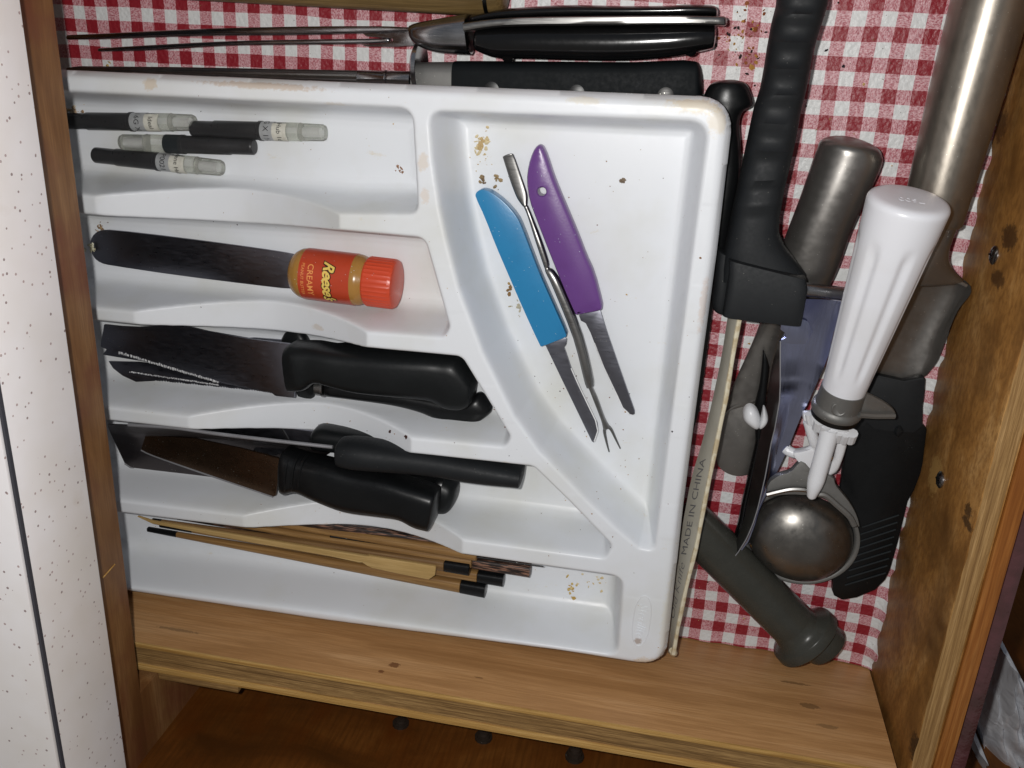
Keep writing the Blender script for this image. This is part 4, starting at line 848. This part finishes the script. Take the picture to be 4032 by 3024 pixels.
# spatula like black plastic pieces
k = thing('plastic_guard', 'flat black plastic blade guard with slanting ribs near the drawer end', 'blade guard', (30, -240, 0))
mg = S_((3340,1690),(3400,1640),(3636,1672),(3650,1690),(3632,1850),(3600,1930),(3575,1974),(3540,2120),(3505,2246),(3486,2284),(3448,2322),(3373,2354),(3316,2363),(3284,2347),(3276,2326),(3280,2260),(3300,2000),(3312,1900))
plate('guard_body', mg, 9, 5, MT['blk_satin'], k, bevel=.9)
plate('guard_sleeve', S_((3425,1485),(3460,1478),(3560,1500),(3638,1485),(3645,1495),(3640,1560),(3634,1600),(3632,1680),(3600,1706),(3500,1700),(3440,1690),(3380,1640)), 11, 5, MT['blk_matte'], k, bevel=.8)
lathe('stud', at(3520,1690,9), at(3560,1700,12), [(0, .5), (1.5, 2.5), (3, 3.2), (4.5, .6)], MT['blk_matte'], k, seg=12)
for i in range(9):
    t = i/8; a = (3395-60*t+ (0 if i < 5 else -8), 2076+228*t); b = (3540-52*t, 2028+228*t)
    link('rib', *sweep_vf([W(a, 9.25), W(((a[0]+b[0])/2, (a[1]+b[1])/2), 9.35), W(b, 9.25)], .42, 6), MT['charcoal'], k)

# smoky tube with a collar
k = thing('injector_tube', 'smoky olive plastic tube with a flanged end lying across the corner', 'plastic tube', (0, -270, 0))
A, B = at(2690, 2030, 13), at(3132, 2470, 13); L = dist(A, B); dv = (B-A)/L
lathe('tube', A, B, [(0, 11.5), (0, 12.7), (L, 13), (L, 10)], MT['olive'], k, seg=40)
A2 = A+dv*(L-3)
lathe('flange', A2, A2+dv*20, [(0, 13), (4, 13.6), (6.5, 16.2), (7.5, 18.0), (8, 18.4), (13, 18.8), (13.6, 18.3), (13.7, 9)], MT['olive'], k, seg=40, mod=lambda x, t: 1+.05*math.cos(2*t) if x > 4 else 1)
C2 = A2+dv*12+np.array([3.5, 3.0, -1]); lathe('end_plug', C2-dv*2, C2+dv*12, [(0, 11), (6, 12.0), (12, 12.6), (12.8, 12.2), (13, 11.2), (13, .5)], MT['olive'], k, seg=36)

# slim black utensil with white petals
k = thing('egg_tongs', 'slim black utensil with a white two lobed tip beside the steel scoop', 'tongs', (0, -210, 0))
loft('stem', [((2982,1655),(3014,1640),10,6), ((2972,1740),(3000,1740),10,6), ((2952,1830),(2986,1830),9,6), ((2932,1920),(2964,1930),9,6), ((2918,1980),(2950,1985),9,7), ((2905,2050),(2938,2060),10,9), ((2893,2100),(2925,2105),10,8), ((2895,2125),(2910,2128),10,5)], MT['blk_gloss'], k, e=2.2, re=(1, 1))
loft('head', [((3005,1370),(3030,1440),13,3), ((2992,1500),(3018,1560),13,5), ((2970,1600),(3018,1600),12,7), ((2972,1680),(3012,1680),11,6), ((2974,1740),(3000,1740),10,5)], MT['blk_satin'], k, e=2.2, re=(1, 1))
def lobe(px, z, h):
    v, f = [], []; c = np.mean([at(*p, z) for p in px], axis=0); O = [at(*p, z) for p in smooth_poly(px, 2)]
    ks = [(1, 0), (.96, .35), (.82, .68), (.55, .9), (.25, .99)]
    for kk, hh in ks: v += [c+(p-c)*kk+np.array([0,0,h*hh]) for p in O]
    n_ = len(O)
    for i in range(len(ks)-1):
        for j in range(n_): f.append((i*n_+j, i*n_+(j+1)%n_, (i+1)*n_+(j+1)%n_, (i+1)*n_+j))
    f.append(tuple(range((len(ks)-1)*n_, len(ks)*n_))); f.append(tuple(range(n_-1, -1, -1))); return v, f
link('petal', *lobe(FG((490,1005),(530,1010),(560,1050),(575,1110),(560,1175),(500,1140),(460,1100),(462,1040)), 22, 6), MT['nylon'], k, smooth=60)
link('petal', *lobe(FG((590,1005),(615,1060),(622,1110),(595,1150),(560,1170),(565,1120),(580,1060)), 22, 5), MT['nylon'], k, smooth=60)

# ribbed black handle tool with a rod and a long channel blade
k = thing('channel_slicer', 'big black ribbed handle with a square head, side rod and long curved steel blade', 'slicer', (0, -150, 0))
hp = [((3062,-60),(3266,-60)), ((3056,20),(3256,20)), ((3037,95),(3230,105)), ((3020,190),(3203,190)), ((3008,270),(3188,270)), ((2993,350),(3174,350)), ((2967,430),(3153,432)), ((2948,520),(3134,538)), ((2923,640),(3112,640)), ((2898,760),(3087,745)), ((2878,850),(3069,848)), ((2862,930),(3066,911)), ((2846,1000),(3088,962)), ((2838,1050),(3132,1022)), ((2835,1100),(3172,1078))]
st = []
for i, (a, b) in enumerate(hp): st.append((a, b, 33, 23))
st2 = []
for i in range(len(st)-1):
    for q5 in range(4):
        t = q5/4; a = tuple(np.array(st[i][0])*(1-t)+np.array(st[i+1][0])*t); b = tuple(np.array(st[i][1])*(1-t)+np.array(st[i+1][1])*t); y_ = a[1]
        rib = 2.2*max(0, math.sin((y_-40)/104*2*math.pi*1.0))*(1 if 40 < y_ < 860 else 0)
        st2.append((a, b, 33+rib*.5, 23+rib))
st2.append(st[-1]); loft('handle', st2, MT['blk_matte'], k, e=2.7, sub=1, re=(0, 0), seg=32)
loft('head_block', [((2868,1000),(3165,1075),36,24), ((2868,1060),(3172,1120),36,26), ((2850,1190),(3152,1235),36,26), ((2843,1228),(3146,1264),36,24)], MT['blk_matte'], k, e=9, sub=1, re=(.6, .6), seg=48)
loft('head_side', [((2816,960),(2900,1000),28,22), ((2806,1100),(2880,1130),28,22), ((2800,1190),(2870,1210),28,20), ((2822,1222),(2866,1232),28,16)], MT['blk_matte'], k, e=3, re=(1, 1))
A, B = at(3150, 1136, 30), at(3420, 1168, 28); lathe('rod', A, B, [(0, 3.1), (dist(A, B), 3.1)], MT['steel'], k, seg=24)
rgt = S_((3312,1187),(3300,1254),(3280,1317),(3265,1393),(3240,1456),(3183,1583),(3151,1646),(3100,1773),(3037,1905),(2988,2013),(2972,2072),(2949,2131),(2910,2182),(2878,2213))
mid_ = S_((3172,1178),(3120,1254),(3072,1345),(3072,1430),(3072,1520),(3069,1583),(3050,1690),(3037,1741),(3013,1876),(2984,2000),(2965,2060),(2940,2120),(2905,2176),(2876,2211))
lft = S_((3160,1200),(3095,1280),(3062,1352),(3040,1440),(3024,1530),(3018,1590),(2999,1690),(2988,1741),(2958,1900),(2934,2030),(2912,2095),(2892,2150),(2876,2190),(2868,2211))
n = 40; Rm = resample([at(*p, 26-8*i/13) for i, p in enumerate(rgt)], n); Mm = resample([at(*p, 28-6*i/13) for i, p in enumerate(mid_)], n); Lm = resample([at(*p, 17) for p in lft], n)
V, F = [], []
for i in range(n):
    for th in (0, 1.3):
        for j in range(6): t = j/5; V.append(Mm[i]*(1-t)+Rm[i]*t+np.array([0,0,-th-1.6*math.sin(t*math.pi)]))
for i in range(n-1):
    a, b = i*12, (i+1)*12
    for j in range(5): F += [(a+j, a+j+1, b+j+1, b+j), (a+6+j, b+6+j, b+7+j, a+7+j)]
    F += [(a, b, b+6, a+6), (a+5, a+11, b+11, b+5)]
F += [(0,6,7,8,9,10,11,5,4,3,2,1)]
link('blade', V, F, MT['blue_reflect'], k, smooth=50)
V, F = [], []
for i in range(n): V += [Mm[i], Lm[i], Lm[i]+np.array([1.2, 0, -.6]), Mm[i]+np.array([.2, 0, -1.5])]
for i in range(n-1):
    a, b = i*4, (i+1)*4
    for j in range(4): F.append((a+j, a+(j+1)%4, b+(j+1)%4, b+j))
link('blade_flange', V, F, MT['steel_b'], k, smooth=40)
link('ground_edge', *sweep_vf([p+np.array([0, 0, .2]) for p in Mm[6:]], .3, 6), MT['grey_edge'], k)
plate('bottle_notch', FG((705,488),(800,470),(870,500),(900,560),(860,640),(760,640),(685,625),(732,598),(725,570),(696,550)), 27.5, 1.6, MT['blue_reflect'], k, bevel=.3)

# ================================================================ ICE CREAM SCOOP
k = thing('ice_cream_scoop', 'ice cream scoop with a white fluted handle, thumb lever and dull metal bowl', 'ice cream scoop', (15, -200, 0))
A, B = at(3312, 1560, 36), at(3584, 778, 58); L = dist(A, B)
def flute(x, t):
    if not (12 < x < L-16): return 1
    e_ = min(1, (x-12)/8, (L-16-x)/7); p = (t/(2*math.pi)*7) % 1; dp = max(0, 1-abs(p-.5)/.27)
    return 1-.085*e_*(math.sin(dp*math.pi/2)**2)
prof = [(0, 3), (0, 9.3)]+[(x, 9.3+(16.6-9.3)*(x/L)**.95) for x in np.linspace(2, L-3.5, 60)]+[(L-2.2, 16.3), (L-1.0, 15.6), (L-.3, 14.3), (L, 12.6), (L+.15, 6), (L+.15, .4)]
lathe('handle', A, B, prof, MT['whandle'], k, seg=140, mod=flute)
Af, df, sf, uf = frame_of(A, B)
text_flat('embossed_mark', '7600', 5.2, Af+df*(L+.12)+uf*3.0, -sf, uf, MT['whandle'], k, lift=.02, extr=.12)
lathe('collar', A, B, [(-9, 5), (-9, 11.2), (-7.6, 11.8), (-5.5, 11.6), (-4.5, 10.6), (2, 10.2), (4.5, 10.2), (4.8, 9)], MT['cast'], k, seg=48)
lathe('collar_ring', A, B, [(-11.5, 6), (-11.5, 10.9), (-9.2, 11.1), (-9.2, 6)], MT['dark_metal'], k, seg=48)
P = at(3305, 1614, 46); lathe('pivot_rivet', P-np.array([0,0,2]), P+np.array([0,0,.0]), [(0, 3.6), (1.4, 3.5), (1.8, 3.0), (1.5, 2.6), (1.6, .3)], MT['cast'], k, seg=24)
plate('thumb_lever', FM((930,150),(1010,150),(1150,215),(1280,285),(1370,350),(1412,405),(1418,450),(1390,490),(1330,495),(1120,490),(930,480)), axis_z(FM((930,300))[0], 40, FM((1400,420))[0], 33), 3.4, MT['cast'], k, sm=1, bevel=1.0)
link('lever_rib', *sweep_vf([W(p, z) for p, z in zip(FM((930,440),(1150,455),(1395,455)), (41, 37.5, 34.5))], 1.6, 8), MT['cast'], k)
loft('gear_rack', [(FM((195,405))[0], FM((200,500))[0], 27, 6), (FM((300,395))[0], FM((300,540))[0], 27, 6), (FM((430,395))[0], FM((430,540))[0], 27, 6)], MT['nylon'], k, e=4, re=(.5, .5))
for i in range(3): 
    a, b = FM((275+i*75, 430), (300+i*62, 555)); link('gear_tooth', *sweep_vf([at(*a, 31), at(*b, 29)], 1.7, 8), MT['nylon'], k)
link('arm', *sweep_vf(cat([W(p, z) for p, z in zip(FM((270,520),(320,680),(350,790),(360,850),(270,920),(130,950),(30,920),(-20,880)), (27, 26, 25, 24, 23, 22, 21, 20))], 4), [2.5+.2*math.sin(i*.3) for i in range(29)], 12), MT['nylon'], k)
plate('arm_web', FM((40,940),(200,930),(400,860),(420,1000),(380,1160),(300,1190),(240,1180)), 26, 6, MT['nylon'], k, sm=1, bevel=1.6)
loft('fork_arm', [(FM((640,700))[0], FM((800,690))[0], 24, 7), (FM((610,850))[0], FM((765,860))[0], 23, 7), (FM((590,990))[0], FM((705,1040))[0], 22, 7), (FM((500,1060))[0], FM((640,1170))[0], 21, 7), (FM((470,1150))[0], FM((500,1240))[0], 21, 7)], MT['nylon'], k, e=2.6, re=(.8, 1.5))
pc = at(*FM((425,1040))[0], 23); ring = [pc+np.array([5.6*math.cos(t), 5.6*math.sin(t), 0]) for t in np.linspace(0, 2*math.pi, 33)]
link('brass_ring', *sweep_vf(ring, .9, 8), MT['brass'], k)
lathe('hub_disc', pc-np.array([0,0,6]), pc, [(0, 4.9), (4, 4.9), (4.3, 4.4), (4.3, .4)], MT['dark_metal'], k, seg=24)
for i in range(6):
    t = i/5; p_ = (410+430*t, 545+90*math.sin(t*2.2)+90*t); a, b = FM((p_[0]+12, p_[1]-25), (p_[0]-22, p_[1]+75)); link('gear_tooth', *sweep_vf([at(*a, 37), at(*b, 33), at(b[0]-1, b[1]+5, 31.5)], [2.6, 2.4, 1.2], 10), MT['nylon'], k)
loft('gear_hub', [(FM((450,520))[0], FM((825,620))[0], 34, 10), (FM((450,580))[0], FM((790,680))[0], 32, 9)], MT['nylon'], k, e=2.6, re=(1, 1))
a, b = at(*FM((560,640))[0], 35), at(*FM((335,1440))[0], 37); L4 = dist(a, b); lathe('push_rod', a, b, [(0, 4.3), (L4*.3, 4.2), (L4*.8, 4.1), (L4*.9, 3.7), (L4+3, 2.2), (L4+4, 1.2)], MT['nylon'], k, seg=28)
# yoke and bowl
cen = at(3150, 2112, 10); hdir = np.array([0.30, 0.95, 0.0]); hdir /= np.linalg.norm(hdir); sdir = np.array([hdir[1], -hdir[0], 0]); nup = np.array([0.03, -.10, 1.0]); nup /= np.linalg.norm(nup)
V, F = [], []; nr, ns = 18, 64
for i in range(nr+1):
    ph = i/nr*math.pi/2; r = 25.5*math.cos(ph); h = 15.5*math.sin(ph)
    for j in range(ns): t = 2*math.pi*j/ns; V.append(cen+sdir*r*math.cos(t)*1.06+hdir*r*math.sin(t)*.97+nup*h)
for i in range(nr):
    for j in range(ns): F.append((i*ns+j, i*ns+(j+1)%ns, (i+1)*ns+(j+1)%ns, (i+1)*ns+j))
link('bowl', V, F, MT['bowl'], k, smooth=60)
ring = [(26.0, .4), (27.3, 1.6), (28.6, 1.4), (28.9, .2), (28.2, -1.4), (26.2, -1.6)]
V, F = [], []
for (r, h) in ring:
    for j in range(ns): t = 2*math.pi*j/ns; V.append(cen+sdir*r*math.cos(t)*1.06+hdir*r*math.sin(t)*.97+nup*h)
for i in range(len(ring)):
    for j in range(ns): i2 = (i+1) % len(ring); F.append((i*ns+j, i*ns+(j+1)%ns, i2*ns+(j+1)%ns, i2*ns+j))
link('rim', V, F, MT['cast'], k, smooth=60)
plate('yoke', FY((560,640),(570,520),(680,440),(800,410),(860,340),(920,290),(1040,430),(1230,450),(1250,540),(1300,600),(1400,720),(1470,850),(1500,980),(1440,900),(1330,790),(1180,670),(1060,630),(960,640),(820,630),(660,640),(560,665)), 27, 4.5, MT['cast'], k, sm=1, bevel=1.2)
link('yoke_lip', *sweep_vf(cat([W(p, 28) for p in FY((560,630),(680,600),(820,575),(960,585),(985,610))], 4), 1.4, 8), MT['steel_b'], k)
link('yoke_lip', *sweep_vf(cat([W(p, 27) for p in FY((1065,625),(1150,640),(1270,740),(1390,850),(1440,940))], 4), 1.6, 8), MT['cast'], k)
link('sweep_band', *sweep_vf(cat([W(p, z) for p, z in zip(FY((400,1130),(480,1230),(620,1330),(790,1410)), (13, 13, 13, 13))], 4), .9, 6), MT['brass'], k)
P = at(*FY((940,1360))[0], 17); lathe('dent', P, P+np.array([.1, -.5, .9]), [(0, 3.4), (.5, 3.2), (.9, 2.6), (.7, 1.8), (.7, .2)], MT['bowl'], k, seg=24)

# ================================================================ BAGS BEHIND THE DRAWER
def bag(label, Lp, Rp, z0, z1, seed, group=None):
    r = np.random.default_rng(seed); n_, m2 = 60, 40
    Lq = resample([at(*p, z) for p, z in zip(Lp, np.linspace(z1, z0, len(Lp)))], n_); Rq = resample([at(*p, z) for p, z in zip(Rp, np.linspace(z1, z0, len(Rp)))], n_)
    V, F = [], []; ph = r.uniform(0, 6, 8)
    for i in range(n_):
        for j in range(m2):
            s, t = i/(n_-1), j/(m2-1); p = Lq[i]*(1-t)+Rq[i]*t
            h = 5*abs(math.sin(t*9+ph[0]+1.5*math.sin(s*4+ph[1])))+3*abs(math.sin(t*17+s*5+ph[2]))+2.5*abs(math.sin(s*14-t*6+ph[3])); V.append(p+np.array([.3*h, 0, h+16*math.sin(t*math.pi)]))
    for i in range(n_-1):
        for j in range(m2-1): a = i*m2+j; F.append((a, a+1, a+m2+1, a+m2))
    k0 = len(V); V += [(np.array(p)*1.0-np.array([0, 0, 30])) for p in V]; F += [tuple(reversed([q+k0 for q in f_])) for f_ in list(F)]
    b = [j for j in range(m2)]+[i*m2+m2-1 for i in range(1, n_)]+[(n_-1)*m2+j for j in range(m2-2, -1, -1)]+[i*m2 for i in range(n_-2, 0, -1)]
    for i in range(len(b)): a, c = b[i], b[(i+1) % len(b)]; F.append((a, k0+a, k0+c, c))
    o = link('plastic_bag', V, F, MT['bag'], smooth=50); _tag(o, label, 'plastic bag', group)
bag('crumpled white plastic bag behind the drawer front, the larger upper one', S_((3925,2530),(3875,2700),(3838,2820),(3850,2920),(3895,3100)), S_((3935,2540),(3990,2640),(4040,2760),(4110,2900),(4140,3100)), -40, 0, 3)
bag('crumpled white plastic bag in the bottom corner, the smaller lower one', S_((3815,2880),(3790,2950),(3750,3040),(3740,3100)), S_((3825,2885),(3850,2950),(3856,3020),(3860,3100)), -60, -20, 5)

# ================================================================ CRUMBS AND GRIT
def flakes(name, label, items):
    V, F, COL = [], [], []
    for (x, y, z, r, c) in items:
        n_ = random.randint(5, 7); k0 = len(V); a0 = random.uniform(0, 6); el = random.uniform(.35, 1)
        for i in range(n_):
            a = a0+2*math.pi*i/n_; rr = r*random.uniform(.6, 1.2); dx, dy = rr*math.cos(a), rr*el*math.sin(a); ca, sa = math.cos(a0), math.sin(a0)
            V.append((x+dx*ca-dy*sa, y+dx*sa+dy*ca, z+.05))
        V.append((x, y, z+.25+r*.4)); 
        for i in range(n_): F.append((k0+i, k0+(i+1) % n_, k0+n_))
        COL += [c]*(n_+1)
    o = link(name, V, F, MT['crumb'], None, smooth=0, recalc=False); ca_ = o.data.color_attributes.new('Col', 'FLOAT_COLOR', 'POINT')
    ca_.data.foreach_set('color', [q for c in COL for q in lin(c)]); _tag(o, label, 'crumbs', kind='stuff'); return o
browns = ['8a5f35', 'b08a55', '5a3a25', '2c2320', 'c4a36a', '7a4a3a']
def trayz(x, y):
    j, i = int(round((y-gy[0])/GX)), int(round((x-gx[0])/GX)); return float(H[j, i]) if 0 <= j < H.shape[0] and 0 <= i < H.shape[1] and do[j, i] > 3 else None
it = []
for _ in range(260):
    x, y = random.uniform(-370, -42), random.uniform(-315, -40); z = trayz(x, y)
    if z is not None: it.append((x, y, z, abs(random.gauss(.2, .14))+.08, random.choice(browns)))
def spot(px, spread, n_, r, cols, z=18):
    for _ in range(n_):
        u, v_ = px[0]+random.gauss(0, spread[0]), px[1]+random.gauss(0, spread[1]); p = at(u, v_, z); zz = trayz(p[0], p[1])
        if zz is not None: it.append((p[0], p[1], zz, abs(random.gauss(r, r*.4))+.08, random.choice(cols)))
paste = ['cdb98e', 'd6c7a2', 'bfa678']
spot((1893,565), (12,24), 34, .9, paste); spot((1905,640), (25,25), 12, .35, paste); spot((1898,705), (6,10), 12, .7, ['8f7a5a', '77624a']); spot((1955,700), (6,20), 12, .7, ['a08a66', '8f7a5a'])
spot((2040,1215), (12,26), 20, .7, ['c5c2b0', 'b9b19a', 'a99f80']); spot((2005,1140), (5,8), 6, 1, ['8a6a40', 'a98a55']); spot((2450,715), (5,5), 4, .9, ['7a6a58']); spot((1570,668), (12,6), 8, .8, ['8f6a52', 'a3826a'])
spot((2250,1480), (120,220), 60, .3, browns); spot((2450,1880), (60,60), 24, .3, ['a5805a', '8a6a4a']); spot((1510,1680), (200,60), 16, .3, browns, 20)
spot((2250,2322), (9,22), 18, .9, ['c9ad68', 'b9964c', 'd4c08c']); spot((2340,2290), (40,20), 14, .6, paste); spot((315,432), (24,10), 30, 1.1, ['c7b9a2', 'b39a7c', '8f7458'], 8); spot((390,898), (7,10), 16, .8, ['7a6248', 'a98f6c']); spot((362,975), (5,10), 14, 1.2, ['c9c6ae', 'b5b196'], 8)
spot((1262,1668), (1,1), 2, .9, ['1c1412'], 24); spot((1560,1670), (2,2), 3, 1.0, ['3c1a12'], 30); spot((1606,1712), (2,2), 3, .9, ['3c1a12'], 44)
for _ in range(26):
    p = at(random.gauss(360, 5), random.gauss(975, 12), 22); it.append((p[0], p[1], 21.6, .9, random.choice(['d2cfb8', 'bdb89c', 'a8a184'])))
flakes('tray_crumbs', 'food crumbs and dried specks scattered over the white tray', it)
it = []
for _ in range(170):
    x, y = random.uniform(-30, 70), random.uniform(-325, 20); it.append((x, y, .8, abs(random.gauss(.3, .2))+.12, random.choice(browns)))
for _ in range(60):
    x, y = random.uniform(-370, -60), random.uniform(-22, 30); it.append((x, y, .8, abs(random.gauss(.28, .15))+.1, random.choice(browns)))
for _ in range(90):
    p = at(random.gauss(2935, 55), random.gauss(150, 60), 0); it.append((p[0], p[1], .85, abs(random.gauss(.55, .3))+.15, random.choice(['b5853f', '8a4a24', '2a2220', 'c9a860', '9a5a35'])))
for px, c in (((2961,270),'b58a40'), ((2958,115),'2a2220'), ((2908,110),'2a2220'), ((2940,290),'2a2220'), ((3320,260),'1c1a22'), ((3253,198),'1c1a22'), ((435,245),'b79c60'), ((428,258),'b79c60')):
    p = at(*px, 0); it.append((p[0], p[1], .9, 1.1, c))
flakes('liner_crumbs', 'brown crumbs and seeds scattered on the gingham paper', it)
